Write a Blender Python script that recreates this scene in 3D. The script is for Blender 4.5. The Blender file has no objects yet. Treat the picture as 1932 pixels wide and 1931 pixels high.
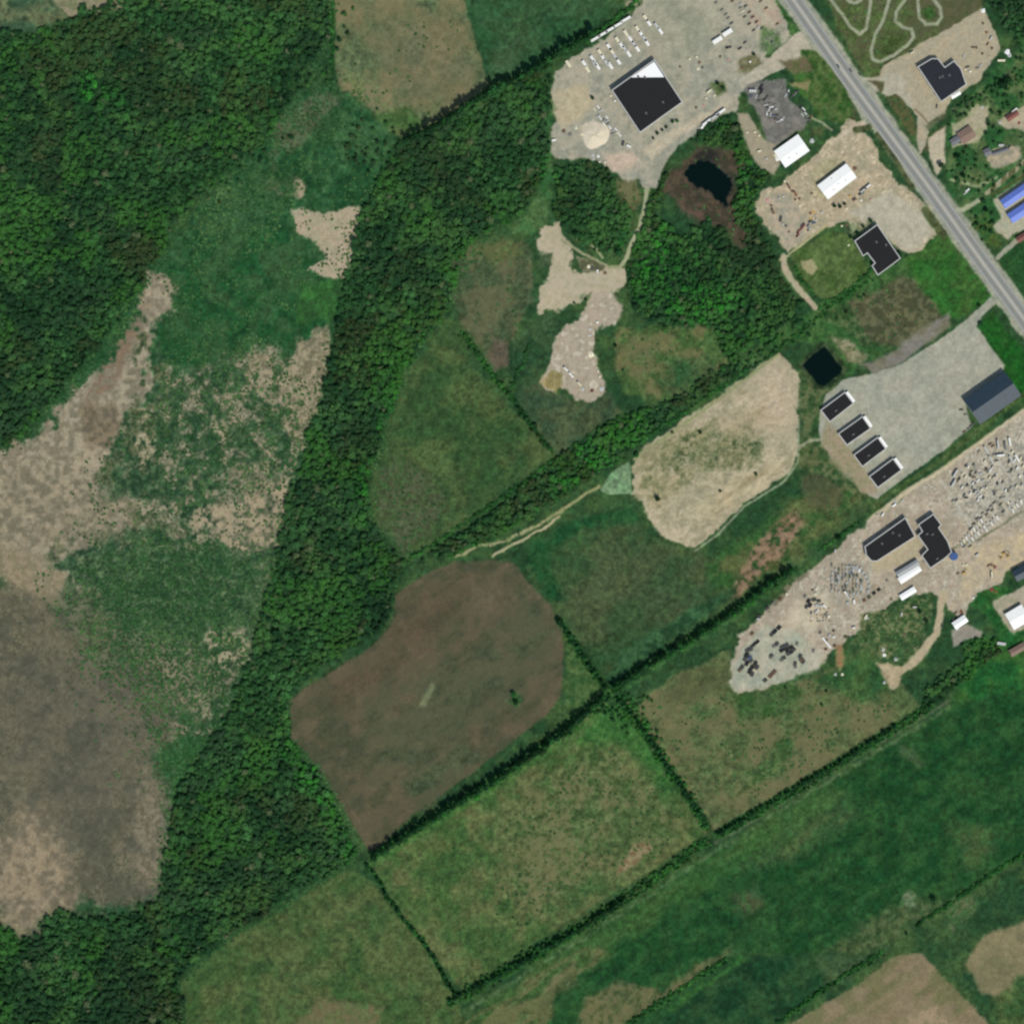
import bpy, math, random
import numpy as np
from mathutils import Vector, Matrix
R = math.radians
sc = bpy.context.scene
# ---------------------------------------------------------------- camera, sky, sun, exposure
M_PER = 0.6                      # metres for one unit of the plan grid (1932 x 1931 units in view)
CX, CY = 966.0, 965.5
def W(p): return ((p[0]-CX)*M_PER, (CY-p[1])*M_PER)
ALT = 4200.0
cam_d = bpy.data.cameras.new('camera'); cam = bpy.data.objects.new('camera', cam_d)
sc.collection.objects.link(cam); sc.camera = cam
cam.location = (0, 0, ALT); cam.rotation_euler = (0, 0, 0)
cam_d.angle = 2*math.atan(966.0*M_PER/ALT); cam_d.clip_start = 10; cam_d.clip_end = 40000
SUN_EL, SUN_AZ = 52.0, 152.0     # azimuth clockwise from north
world = bpy.data.worlds.new('World'); sc.world = world; world.use_nodes = True
wn = world.node_tree.nodes; wl = world.node_tree.links
sky = wn.new('ShaderNodeTexSky'); sky.sky_type = 'NISHITA'; sky.sun_disc = False
sky.sun_elevation = R(SUN_EL); sky.sun_rotation = R(SUN_AZ)
wl.new(sky.outputs[0], wn['Background'].inputs[0]); wn['Background'].inputs[1].default_value = 0.11
sun_d = bpy.data.lights.new('sun', 'SUN'); sun_d.energy = 3.6; sun_d.angle = R(0.5); sun_d.color = (1, .95, .87)
sun = bpy.data.objects.new('sun', sun_d); sc.collection.objects.link(sun)
sdir = Vector((math.sin(R(SUN_AZ))*math.cos(R(SUN_EL)), math.cos(R(SUN_AZ))*math.cos(R(SUN_EL)), math.sin(R(SUN_EL))))
sun.rotation_euler = sdir.to_track_quat('Z', 'Y').to_euler(); sun.location = (300, -500, 800)
sc.view_settings.view_transform = 'Standard'; sc.view_settings.look = 'None'
sc.view_settings.exposure = 0.0; sc.view_settings.gamma = 1.0; sc.view_settings.use_curve_mapping = False
sc.cycles.filter_width = 2.4
sc.cycles.max_bounces = 4; sc.cycles.diffuse_bounces = 2; sc.cycles.glossy_bounces = 2; sc.cycles.transmission_bounces = 2

K_ALB = np.array([1.15, 1.14, 1.19])  # sunlit ground shows about albedo x this
def lin1(c):
    c = c/255.0
    return c/12.92 if c <= .04045 else ((c+.055)/1.055)**2.4
def lin(c): return tuple(lin1(v)/k for v, k in zip(c, K_ALB))
def lin4(c): return lin(c)+(1.0,)
col = sc.collection
# ---------------------------------------------------------------- helpers
def tag(o, label=None, cat=None, group=None, kind=None):
    if label: o['label'] = label
    if cat: o['category'] = cat
    if group: o['group'] = group
    if kind: o['kind'] = kind
    return o
def empty(name, loc, rz=0.0):
    o = bpy.data.objects.new(name, None); col.objects.link(o)
    o.location = loc; o.rotation_euler = (0, 0, rz); o.empty_display_size = 1
    return o
def copy_tree(o, parent=None):
    c = o.copy(); col.objects.link(c)
    if parent: c.parent = parent
    for ch in list(o.children):
        copy_tree(ch, c)
    return c
class MB:
    def __init__(s): s.v = []; s.f = []
    def add(s, vs, fs):
        n = len(s.v); s.v += [tuple(v) for v in vs]; s.f += [tuple(i+n for i in f) for f in fs]; return s
    def box(s, cx, cy, z0, sx, sy, sz, top=(1, 1), rz=0.0, tshift=0.0):
        a, b = sx/2, sy/2; co, si = math.cos(rz), math.sin(rz); vs = []
        for (k, z) in ((0, z0), (1, z0+sz)):
            ta, tb = (a*top[0], b*top[1]) if k else (a, b)
            for (x, y) in ((-ta, -tb), (ta, -tb), (ta, tb), (-ta, tb)):
                x += tshift if k else 0
                vs.append((cx+x*co-y*si, cy+x*si+y*co, z))
        return s.add(vs, [(3, 2, 1, 0), (4, 5, 6, 7), (0, 1, 5, 4), (1, 2, 6, 5), (2, 3, 7, 6), (3, 0, 4, 7)])
    def prism(s, poly, z0, z1, cap=True):
        n = len(poly); vs = [(x, y, z0) for x, y in poly]+[(x, y, z1) for x, y in poly]
        fs = [(i, (i+1) % n, n+(i+1) % n, n+i) for i in range(n)]
        if cap: fs += [tuple(range(n, 2*n)), tuple(reversed(range(n)))]
        return s.add(vs, fs)
    def ring(s, inner, outer, z0, z1):
        n = len(inner)
        vs = [(x, y, z0) for x, y in outer]+[(x, y, z1) for x, y in outer]+[(x, y, z1) for x, y in inner]+[(x, y, z0) for x, y in inner]
        fs = []
        for i in range(n):
            j = (i+1) % n
            fs += [(i, j, n+j, n+i), (n+i, n+j, 2*n+j, 2*n+i), (2*n+i, 2*n+j, 3*n+j, 3*n+i), (3*n+i, 3*n+j, j, i)]
        return s.add(vs, fs)
    def cyl(s, c, r, z0, z1, n=16, axis='z', r2=None):
        r2 = r if r2 is None else r2; vs = []
        for (z, rr) in ((z0, r), (z1, r2)):
            for i in range(n):
                a = 2*math.pi*i/n; u, v = rr*math.cos(a), rr*math.sin(a)
                if axis == 'z': vs.append((c[0]+u, c[1]+v, z))
                else: vs.append((c[0]+u, z, c[1]+v))      # axis y: c = (x, z), z0..z1 along y
        return s.add(vs, [(i, (i+1) % n, n+(i+1) % n, n+i) for i in range(n)]+[tuple(range(n, 2*n)), tuple(reversed(range(n)))])
    def build(s, name, mat, parent=None, bevel=0.0):
        me = bpy.data.meshes.new(name); me.from_pydata(s.v, [], s.f); me.validate()
        me.materials.append(mat); o = bpy.data.objects.new(name, me); col.objects.link(o)
        if bevel:
            m = o.modifiers.new('bevel', 'BEVEL'); m.width = bevel; m.segments = 2; m.limit_method = 'ANGLE'
        if parent: o.parent = parent
        return o
def new_mat(name):
    m = bpy.data.materials.new(name); m.use_nodes = True
    return m, m.node_tree.nodes, m.node_tree.links, m.node_tree.nodes['Principled BSDF']
def mat(name, rgb, rough=.8, metal=0.0, spec=.3, nscale=1.5, namp=.18, bump=0.0, objcol=False, stripes=None):
    m, n, l, b = new_mat(name)
    b.inputs['Roughness'].default_value = rough; b.inputs['Metallic'].default_value = metal
    b.inputs['Specular IOR Level'].default_value = spec
    tc = n.new('ShaderNodeTexCoord'); nz = n.new('ShaderNodeTexNoise'); nz.inputs['Scale'].default_value = nscale
    nz.inputs['Detail'].default_value = 5
    l.new(tc.outputs['Object'], nz.inputs['Vector'])
    mr = n.new('ShaderNodeMapRange'); mr.inputs[1].default_value = .25; mr.inputs[2].default_value = .75
    mr.inputs[3].default_value = 1-namp; mr.inputs[4].default_value = 1+namp
    l.new(nz.outputs[0], mr.inputs[0])
    mx = n.new('ShaderNodeMix'); mx.data_type = 'RGBA'; mx.blend_type = 'MULTIPLY'; mx.inputs[0].default_value = 1
    if objcol:
        oi = n.new('ShaderNodeObjectInfo'); l.new(oi.outputs['Color'], mx.inputs[6])
    else: mx.inputs[6].default_value = lin4(rgb)
    l.new(mr.outputs[0], mx.inputs[7]); out = mx.outputs[2]
    if stripes:      # standing seams / planks: object space wave
        wv = n.new('ShaderNodeTexWave'); wv.bands_direction = stripes[0]; wv.inputs['Scale'].default_value = stripes[1]
        l.new(tc.outputs['Object'], wv.inputs['Vector'])
        bp = n.new('ShaderNodeBump'); bp.inputs['Strength'].default_value = .25; bp.inputs['Distance'].default_value = .05
        l.new(wv.outputs[0], bp.inputs['Height']); l.new(bp.outputs[0], b.inputs['Normal'])
    if bump:
        bp = n.new('ShaderNodeBump'); bp.inputs['Strength'].default_value = bump; bp.inputs['Distance'].default_value = .1
        l.new(nz.outputs[0], bp.inputs['Height']); l.new(bp.outputs[0], b.inputs['Normal'])
    l.new(out, b.inputs['Base Color'])
    return m
# ---------------------------------------------------------------- noise and plan masks (plan-grid units)
_rng = np.random.default_rng(7)
_tab = [_rng.random((256, 256)).astype(np.float32) for _ in range(12)]
def vn(x, y, s, k):
    x = x/s; y = y/s; xi = np.floor(x).astype(np.int64); yi = np.floor(y).astype(np.int64)
    fx = x-xi; fy = y-yi; fx = fx*fx*(3-2*fx); fy = fy*fy*(3-2*fy); t = _tab[k % 12]
    a = t[xi & 255, yi & 255]; b = t[(xi+1) & 255, yi & 255]; c = t[xi & 255, (yi+1) & 255]; d = t[(xi+1) & 255, (yi+1) & 255]
    return (a*(1-fx)+b*fx)*(1-fy)+(c*(1-fx)+d*fx)*fy
def fbm(x, y, s, k, o=4):
    r = 0; a = 1; t = 0
    for i in range(o):
        r = r+a*vn(x+37.1*i, y+91.7*i, s/2**i, k+i); t += a; a *= .55
    return np.clip((r/t-.5)*1.7+.5, 0, 1)
def ss(v, a, b):
    t = np.clip((v-a)/(b-a), 0, 1); return t*t*(3-2*t)
def sdist(x, y, poly):
    """signed distance, positive inside"""
    inside = np.zeros(x.shape, bool); d2 = np.full(x.shape, 1e12)
    n = len(poly)
    for i in range(n):
        x0, y0 = poly[i]; x1, y1 = poly[(i+1) % n]; dx, dy = x1-x0, y1-y0
        t = np.clip(((x-x0)*dx+(y-y0)*dy)/(dx*dx+dy*dy+1e-9), 0, 1)
        d2 = np.minimum(d2, (x-x0-t*dx)**2+(y-y0-t*dy)**2)
        if y0 != y1:
            c = ((y0 > y) != (y1 > y)) & (x < (x1-x0)*(y-y0)/(y1-y0)+x0); inside ^= c
    d = np.sqrt(d2); return np.where(inside, d, -d)
def ldist(x, y, pts):
    d2 = np.full(x.shape, 1e12)
    for i in range(len(pts)-1):
        x0, y0 = pts[i]; x1, y1 = pts[i+1]; dx, dy = x1-x0, y1-y0
        t = np.clip(((x-x0)*dx+(y-y0)*dy)/(dx*dx+dy*dy+1e-9), 0, 1)
        d2 = np.minimum(d2, (x-x0-t*dx)**2+(y-y0-t*dy)**2)
    return np.sqrt(d2)
def ext(poly, m=170):
    """shapes that reach the border run on beyond it"""
    e = lambda x, y: (x-m if x <= 2 else (x+m if x >= 1930 else x), y-m if y <= 2 else (y+m if y >= 1929 else y))
    n = len(poly); o = []
    for i, (x, y) in enumerate(poly):
        q = e(x, y)
        if q == (x, y): o.append((x, y)); continue
        pv, nx = poly[i-1], poly[(i+1) % n]
        if e(*pv) == tuple(pv): o.append((x, y))
        o.append(q)
        if e(*nx) == tuple(nx): o.append((x, y))
    return o
# detail tiles used while measuring: letter -> (origin x, origin y, units per plan unit)
TL = {'a': (1024.5, 0, 7.697), 'b': (1275.4, 0, 7.697), 'c': (1024.5, 150.5, 7.697), 'd': (1359, 125.5, 7.697), 'e': (1405, 292.7, 7.697),
      'n': (1610, 0, 7.697), 'm': (1681, 83.6, 7.697), 'o': (1681, 276, 7.697), 'f': (1681, 627.2, 7.697), 'g': (1681, 794.5, 7.697),
      'h': (1572.3, 920, 7.697), 'p': (1681, 986.9, 7.697), 'i': (1363.2, 1045.4, 7.697), 'j': (1530.5, 1045.4, 7.697),
      'k': (986.9, 401.4, 7.697), 'l': (1003.6, 568.7, 7.697), 'N': (1449.4, 0, 4), 'E': (1449.4, 483.4, 4), 'C': (966, 483.4, 4), 'T': (966, 0, 4),
      'S': (1449.4, 966.8, 4)}
def T(k, x, y): t = TL[k]; return (t[0]+x/t[2], t[1]+y/t[2])
def TP(k, *pts): return [T(k, x, y) for x, y in pts]
# ---------------------------------------------------------------- ground sheet
STEP = 1.05
core = np.arange(-640, 640+STEP, STEP)
far = [-12000, -7000, -4500, -3000, -2000, -1500, -1150, -950, -820, -740, -690, -660]
gx = np.concatenate([far, core, [-v for v in reversed(far)]]); gy = gx.copy()
NX, NY = len(gx), len(gy)
GX, GY = np.meshgrid(gx, gy, indexing='xy')
PX = (GX/M_PER+CX).ravel(); PY = (CY-GY/M_PER).ravel()
N1 = fbm(PX, PY, 90, 0); N2 = fbm(PX, PY, 28, 3); N3 = fbm(PX, PY, 9, 5, 3); N4 = vn(PX, PY, 3.2, 2)
_u = PX*.82-PY*.57; _v = PX*.57+PY*.82
NS = fbm(_u*.22, _v, 16, 8); NV = fbm(PX*1.8, PY*.45, 11, 9, 3)
WX = (fbm(PX, PY, 22, 1)-.5)*2+(vn(PX, PY, 5, 4)-.5)*.6; WY = (fbm(PX, PY, 22, 6)-.5)*2+(vn(PX, PY, 5, 7)-.5)*.6
NOI = {'1': N1, '2': N2, '3': N3, '4': N4, 's': NS, 'v': NV, '12': (N1+N2)/2, '23': (N2+N3)/2, '123': (N1+N2+N3)/3, '34': (N3+N4)/2, '2s': (N2+NS)/2, 'm': fbm(PX, PY, 15, 11, 4)*.7+N2*.3}
GC = np.zeros((len(PX), 3)); GC[:] = (46, 86, 46)
CL = np.zeros(len(PX), np.int8); GZ = np.zeros(len(PX))
GCELL = {}
def _apply(idx, al, c1, c2, mix, cls):
    n = ss(NOI[mix][idx], .25, .75)[:, None]; c = np.array(c1)*(1-n)+np.array(c2 if c2 else c1)*n
    a = al[:, None]; GC[idx] = GC[idx]*(1-a)+c*a
    if cls is not None: CL[idx[al > .5]] = cls
def L(poly, c1, c2=None, mix='2', soft=4, warp=4, thr=None, cls=None, a=1.0):
    poly = ext(poly); xs = [p[0] for p in poly]; ys = [p[1] for p in poly]; m = soft+warp*1.6+2
    idx = np.nonzero((PX > min(xs)-m) & (PX < max(xs)+m) & (PY > min(ys)-m) & (PY < max(ys)+m))[0]
    if not len(idx): return
    d = sdist(PX[idx]+WX[idx]*warp, PY[idx]+WY[idx]*warp, poly); al = ss(d, -soft, soft)*a
    if thr: al = al*ss(NOI[thr[0]][idx], thr[1], thr[2])
    _apply(idx, al, c1, c2, mix, cls)
def LN(pts, w, c1, c2=None, mix='3', soft=1.5, warp=1.0, cls=None, a=1.0, thr=None, grow=True):
    pts = ext(pts) if grow else pts; xs = [p[0] for p in pts]; ys = [p[1] for p in pts]; m = w+soft+warp*2
    idx = np.nonzero((PX > min(xs)-m) & (PX < max(xs)+m) & (PY > min(ys)-m) & (PY < max(ys)+m))[0]
    if not len(idx): return
    d = w/2-ldist(PX[idx]+WX[idx]*warp, PY[idx]+WY[idx]*warp, pts); al = ss(d, -soft, soft)*a
    if thr: al = al*ss(NOI[thr[0]][idx], thr[1], thr[2])
    _apply(idx, al, c1, c2, mix, cls)

FOREST = {
 'nw': [(0,60),(60,62),(110,40),(150,20),(200,0),(620,0),(628,60),(600,110),(560,160),(520,250),(430,330),(350,400),(290,500),(235,600),(150,700),(90,770),(30,830),(0,850)],
 'mid': [(757,268),(820,240),(900,190),(990,140),(1045,100),(1042,160),(1035,240),(1032,330),(1000,395),(930,430),(890,460),(870,520),(845,590),(800,640),(768,690),(745,760),(725,830),(705,880),(702,985),(765,1058),(750,1110),(740,1160),(715,1190),(640,1235),(570,1290),(545,1325),(543,1390),(600,1450),(640,1520),(672,1600),(668,1622),(560,1690),(420,1775),(340,1842),(352,1931),(0,1931),(0,1728),(30,1760),(60,1762),(110,1712),(160,1728),(240,1722),(300,1695),(316,1590),(330,1500),(370,1430),(410,1380),(470,1250),(500,1130),(530,1010),(548,930),(575,850),(605,760),(625,650),(650,540),(672,430),(700,370),(722,320)],
 'pond': [(1185,500),(1215,410),(1235,345),(1262,330),(1240,420),(1300,440),(1330,400),(1390,460),(1402,440),(1375,390),(1395,330),(1380,290),(1300,265),(1290,262),(1378,206),(1398,240),(1405,280),(1428,318),(1460,330),(1422,372),(1430,420),(1462,478),(1480,530),(1515,575),(1500,610),(1440,640),(1372,688),(1352,640),(1330,618),(1250,625),(1200,590),(1182,550)],
 'yard': [(1048,312),(1110,306),(1150,312),(1160,345),(1180,380),(1200,400),(1195,440),(1172,485),(1120,470),(1062,430),(1050,410),(1032,420),(1045,370)],
 'strip': [(790,1062),(860,1010),(950,945),(1040,880),(1052,860),(1130,800),(1230,765),(1330,712),(1440,650),(1520,600),(1555,575),(1500,622),(1430,680),(1340,735),(1205,835),(1145,880),(1050,950),(950,1010),(850,1048)],
 'se': [(1740,1310),(1780,1270),(1840,1230),(1870,1200),(1890,1230),(1850,1270),(1760,1325)],
 'ne': [(1850,0),(1931,0),(1931,90),(1905,70),(1880,20)],
}
# --- open country ---
L([(0,0),(1931,0),(1931,1931),(0,1931)], (40,76,42), (60,92,50), '12', warp=0)
for k in FOREST: L(FOREST[k], (30,64,34), (46,84,46), '23', soft=5, warp=6)
L([(0,0),(155,0),(120,35),(60,62),(0,70)], (62,92,62), (96,108,76), '2', 8, 8)
L([(100,0),(230,0),(228,20),(180,22),(130,30)], (150,140,115), (112,116,86), '3', 4, 6)
# scrub mosaic of the wetland
L([(420,330),(520,250),(560,170),(640,165),(760,262),(722,322),(672,430),(650,540),(625,650),(605,760),(575,850),(530,1010),(470,1250),(410,1380),(330,1500),(316,1590),(300,1695),(240,1722),(110,1712),(0,1760),(0,840),(60,830),(150,700),(235,600),(290,500)], (34,80,42), (56,96,56), '123', 6, 6)
MOS = [(150,880),(285,740),(300,640),(380,640),(470,640),(520,640),(600,800),(540,920),(530,1010),(470,1250),(400,1390),(330,1400),(150,1260),(60,1100)]
L(MOS, (44,78,48), (62,90,58), '3', 10, 8)
L(MOS, (104,108,84), (146,138,114), '4', 14, 10, thr=('m', .38, .74))
L([(255,770),(292,770),(290,850),(270,900),(258,860)], (110,112,86), (148,140,114), '4', 6, 8, thr=('3', .3, .6))
L([(150,1060),(300,1040),(470,1100),(500,1180),(440,1300),(330,1340),(180,1250)], (66,84,58), (118,116,92), '4', 20, 12, a=.8)
L([(150,1060),(260,1010),(420,1030),(500,1060),(490,1180),(420,1260),(300,1200),(200,1180)], (36,78,42), (60,94,56), '34', 24, 14, a=.7)
L([(430,870),(500,880),(545,900),(540,980),(520,1030),(450,1050),(400,1000)], (112,110,88), (142,134,110), '34', 14, 10, a=.7)
L([(395,1180),(470,1190),(470,1255),(400,1270)], (128,122,98), (152,144,120), '34', 12, 10, thr=('3', .35, .6))
L([(290,1230),(360,1240),(370,1330),(320,1340)], (100,102,78), (130,124,100), '4', 16, 10, thr=('3', .3, .6), a=.8)
L([(300,520),(430,440),(560,430),(640,560),(615,650),(500,650),(330,700),(300,640)], (34,84,42), (52,92,52), '2', 12, 8)
L([(560,540),(650,525),(640,600),(560,610)], (52,104,46), (44,90,44), '2', 6, 6)
L([(230,1420),(330,1400),(410,1385),(360,1440),(330,1500),(300,1560),(290,1500)], (36,88,40), (48,96,50), '3', 8, 6)
L([(268,520),(292,512),(312,522),(328,532),(324,575),(300,600),(285,640),(276,690),(280,740),(262,770),(225,800),(205,850),(185,900),(180,945),(240,956),(300,950),(285,985),(220,1010),(150,1030),(90,1062),(50,1105),(0,1060),(0,862),(18,835),(62,830),(100,790),(140,730),(200,690),(240,640),(262,590)], (132,123,103), (156,144,122), '3', 7, 13, a=.97)
L([(262,600),(300,600),(310,700),(300,800),(290,960),(330,1000),(200,1030),(60,1100),(100,1000),(180,900),(240,800),(250,700)], (60,84,54), (92,98,70), '34', 10, 10, thr=('m', .50, .64))
L([(190,690),(262,590),(280,560),(262,640),(215,730),(150,780)], (104,92,76), (124,108,88), '3', 8, 6, thr=('3', .4, .6))
L([(0,880),(150,900),(260,960),(230,1010),(90,1040),(0,1040)], (118,112,92), (148,137,114), '23', 20, 14, a=.8)
L([(150,770),(215,760),(230,800),(200,850),(160,840)], (106,98,80), (126,114,92), '3', 8, 6)
L([(545,392),(600,402),(682,388),(678,430),(655,528),(628,528),(578,508),(616,492),(600,455),(562,440)], (176,160,136), (156,148,122), '3', 3, 5)
L([(505,350),(560,380),(582,350),(572,330),(552,345),(548,372)], (160,148,122), (100,110,80), '3', 4, 6)
L([(520,230),(600,175),(640,180),(620,220),(560,280),(520,290),(505,345),(560,340),(500,360)], (110,108,82), (84,100,68), '3', 10, 10, a=.75)
L([(470,660),(540,690),(562,640),(620,615),(618,700),(604,760),(588,800),(566,850),(530,810),(515,760),(480,735),(455,760)], (116,112,88), (148,138,112), '34', 6, 9)
L([(455,700),(540,690),(560,780),(580,840),(520,830)], (50,84,50), (70,92,58), '4', 12, 10, thr=('m', .48, .62))
L([(340,985),(360,955),(460,940),(548,895),(546,960),(522,1020),(440,1035),(400,1000)], (128,120,98), (154,142,116), '3', 7, 10, thr=('3', .3, .5))
L([(390,1200),(470,1210),(468,1252),(410,1250)], (128,122,96), (150,142,114), '3', 6, 8, thr=('3', .3, .55))
L([(0,1100),(60,1080),(140,1180),(200,1262),(280,1262),(332,1300),(330,1395),(290,1440),(322,1480),(318,1560),(300,1692),(250,1712),(140,1706),(110,1715),(60,1756),(18,1745),(0,1720)], (88,87,71), (106,101,83), '1234' if False else '123', 22, 16)
L([(0,1080),(60,1060),(160,1180),(240,1280),(320,1300),(330,1420),(310,1700),(0,1740)], (72,80,60), (118,112,92), '4', 20, 14, thr=('m', .45, .8), a=.55)
L([(60,1230),(250,1270),(300,1340),(250,1480),(180,1600),(90,1560),(0,1400),(0,1300)], (84,84,71), (98,95,80), '2', 50, 16, a=.7)
L([(80,1120),(150,1110),(240,1180),(250,1260),(180,1260),(120,1180)], (70,86,60), (96,98,76), '3', 14, 10, a=.7)
L([(0,1560),(60,1530),(130,1600),(140,1700),(60,1758),(15,1748),(0,1700)], (120,110,91), (150,135,111), '23', 30, 16, a=.85)
L([(250,1480),(310,1470),(322,1560),(300,1680),(260,1640)], (112,106,88), (132,122,102), '34', 16, 12, a=.7)
L([(0,1030),(50,1030),(120,1090),(110,1140),(60,1120),(0,1090)], (150,136,112), (124,116,92), '3', 10, 8)
# north fields
L([(632,0),(875,0),(888,40),(908,110),(925,160),(880,195),(820,240),(770,262),(745,250),(700,205),(640,165),(632,100)], (88,104,70), (116,112,82), '12', 4, 4)
L([(690,60),(860,30),(895,120),(880,170),(780,200),(730,140)], (106,106,78), (118,112,86), '3', 20, 8, a=.7)
L([(700,215),(770,200),(800,240),(770,262),(740,250)], (70,104,54), (92,110,66), '2', 8, 5)
L([(660,135),(740,170),(740,205),(700,200),(640,160)], (140,128,98), (90,108,66), '3', 10, 6, a=.6)
L([(875,0),(1150,0),(1178,10),(1110,60),(1060,100),(990,135),(925,160),(908,110)], (42,84,48), (56,92,54), '1', 4, 3)
L([(925,90),(985,70),(975,120),(940,150)], (64,94,60), (72,92,60), '2', 14, 6, a=.7)
L([(1178,0),(1215,0),(1190,25)], (150,145,120), (70,100,60), '3', 4, 4)
LN([(628,0),(628,140)], 3, (22,44,20), soft=2)
# middle fields
L([(1032,170),(1048,180),(1040,250),(1040,300),(1045,340),(1030,420),(1005,440),(960,440),(1000,395),(1030,330)], (52,100,50), (70,106,60), '2', 5, 4)
L([(855,490),(900,455),(985,455),(1003,480),(1005,560),(985,600),(965,640),(940,690),(905,650),(862,600),(850,545)], (68,86,56), (92,96,68), '2', 5, 6)
L([(880,460),(960,450),(985,480),(930,500)], (96,104,64), (78,96,56), '3', 8, 6)
L([(930,640),(965,640),(960,690),(935,700),(915,670)], (84,80,64), (96,88,72), '3', 6, 5)
L([(768,700),(820,645),(872,668),(935,740),(1002,805),(1042,858),(960,920),(850,1000),(768,1054),(705,985),(704,900),(728,830),(750,760)], (52,84,44), (72,94,54), '12', 4, 4)
L([(705,900),(750,860),(820,900),(840,960),(800,1010),(765,1050),(706,985)], (88,92,66), (62,84,50), '23', 14, 6, a=.8)
L([(960,690),(965,650),(990,615),(1040,590),(1062,622),(1042,660),(1042,680),(1010,712),(1000,760),(975,740)], (42,76,44), (56,88,52), '2', 4, 4)
L([(975,745),(1010,720),(1050,740),(1090,765),(1150,740),(1175,780),(1130,800),(1052,858),(1000,790)], (56,80,52), (72,88,58), '2', 4, 4)
L([(1165,625),(1240,615),(1352,620),(1368,690),(1310,725),(1250,755),(1180,740),(1160,700)], (70,100,52), (104,106,70), '2', 6, 6)
L([(1255,680),(1330,670),(1350,700),(1280,740),(1240,730)], (44,86,46), (60,90,52), '2', 12, 6, a=.8)
L([(1190,630),(1240,640),(1235,700),(1200,720),(1175,690)], (108,108,74), (84,98,60), '3', 10, 6, a=.8)
L([(1160,420),(1205,370),(1215,380),(1198,450),(1172,490),(1110,475),(1068,445)], (40,84,42), (72,98,58), '2', 6, 5, a=.7)
L([(1160,340),(1205,335),(1210,380),(1190,410),(1165,390)], (84,92,58), (104,104,72), '3', 6, 5)
L([(1440,640),(1500,605),(1560,565),(1640,515),(1700,490),(1782,470),(1782,600),(1700,650),(1620,690),(1600,720),(1580,690),(1545,650),(1500,640),(1470,660),(1380,705)], (48,92,44), (66,104,54), '2', 4, 4)
L([(1600,570),(1700,520),(1750,525),(1782,560),(1782,600),(1700,655),(1640,650),(1590,620)], (78,76,56), (104,98,74), '3', 8, 7, a=.85)
L([(1545,590),(1600,570),(1640,645),(1590,625)], (52,90,46), (76,96,58), '3', 6, 5)
L([(1000,1025),(1062,980),(1190,952),(1222,1002),(1280,1038),(1330,1052),(1410,1000),(1500,940),(1560,890),(1610,930),(1640,960),(1500,1070),(1330,1165),(1145,1282),(1052,1160),(985,1062)], (44,80,42), (68,90,54), '12', 4, 4)
L([(1060,1060),(1200,1010),(1330,1060),(1320,1150),(1150,1240),(1080,1150)], (56,82,48), (72,86,56), '1', 30, 8, a=.8)
L([(1000,1020),(1060,985),(1190,955),(1215,985),(1100,1000),(1035,1040),(1060,1130),(1040,1130),(990,1060)], (30,78,40), (44,88,46), '2', 8, 5)
L([(1180,1225),(1320,1140),(1390,1100),(1400,1115),(1160,1282),(1148,1278)], (42,80,46), (54,92,54), '3', 6, 3)
L([(1330,1060),(1430,1000),(1560,900),(1640,930),(1500,1060),(1400,1110),(1340,1120)], (52,92,44), (84,98,58), '2', 12, 8)
L([(1380,1130),(1400,1070),(1440,1010),(1500,960),(1515,990),(1480,1050),(1430,1090),(1395,1130)], (110,92,72), (138,116,92), '3', 6, 6, thr=('3', .15, .4))
L([(1510,900),(1560,870),(1600,920),(1580,960),(1530,960)], (84,80,58), (96,90,66), '2', 10, 6, a=.7)
# ploughed field
L([(548,1322),(575,1296),(640,1258),(700,1218),(730,1190),(745,1162),(748,1122),(780,1096),(822,1072),(860,1060),(930,1056),(972,1062),(990,1090),(1040,1142),(1060,1192),(1063,1220),(1060,1310),(1035,1345),(950,1412),(860,1480),(780,1535),(712,1600),(694,1602),(640,1510),(600,1445),(550,1392)], (76,79,58), (98,90,70), '2s', 3, 2, cls=1)
L([(700,1330),(800,1260),(960,1240),(1040,1260),(960,1330),(860,1400),(760,1420),(690,1390)], (76,92,64), (84,88,64), 's', 24, 14, a=.7, thr=('s', .35, .6))
L([(760,1480),(860,1400),(900,1440),(800,1530)], (72,90,60), (84,88,64), 's', 16, 10, a=.7)
L([(980,1120),(1030,1150),(1050,1240),(990,1230)], (72,84,60), None, 's', 20, 10, a=.6)
L([(880,1100),(960,1080),(1000,1150),(930,1190)], (96,86,68), (104,96,76), '2', 24, 10, a=.6)
BF = [(560,1330),(740,1200),(760,1110),(930,1065),(1050,1200),(1050,1310),(860,1470),(700,1590),(600,1440)]
L(BF, (100,98,76), (72,72,54), '34', 20, 6, thr=('s', .45, .75), a=.45)
L([(620,1290),(720,1220),(760,1140),(900,1080),(820,1200),(700,1300),(620,1340)], (92,76,62), (92,80,62), 's', 30, 10, a=.5)
L([(700,1400),(900,1240),(1000,1120),(1050,1200),(900,1300),(780,1460),(720,1480)], (68,82,56), (86,90,66), '2s', 40, 10, a=.6)
L([(800,1310),(815,1285),(818,1300),(805,1330),(790,1335)], (112,118,86), None, '3', 4, 3)
L([(955,1325),(975,1305),(990,1318),(975,1335)], (52,92,48), (66,98,54), '3', 5, 3)
L([(1052,1165),(1145,1285),(1140,1305),(1065,1340),(1068,1220)], (58,98,50), (72,98,54), '3', 5, 4)
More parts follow.
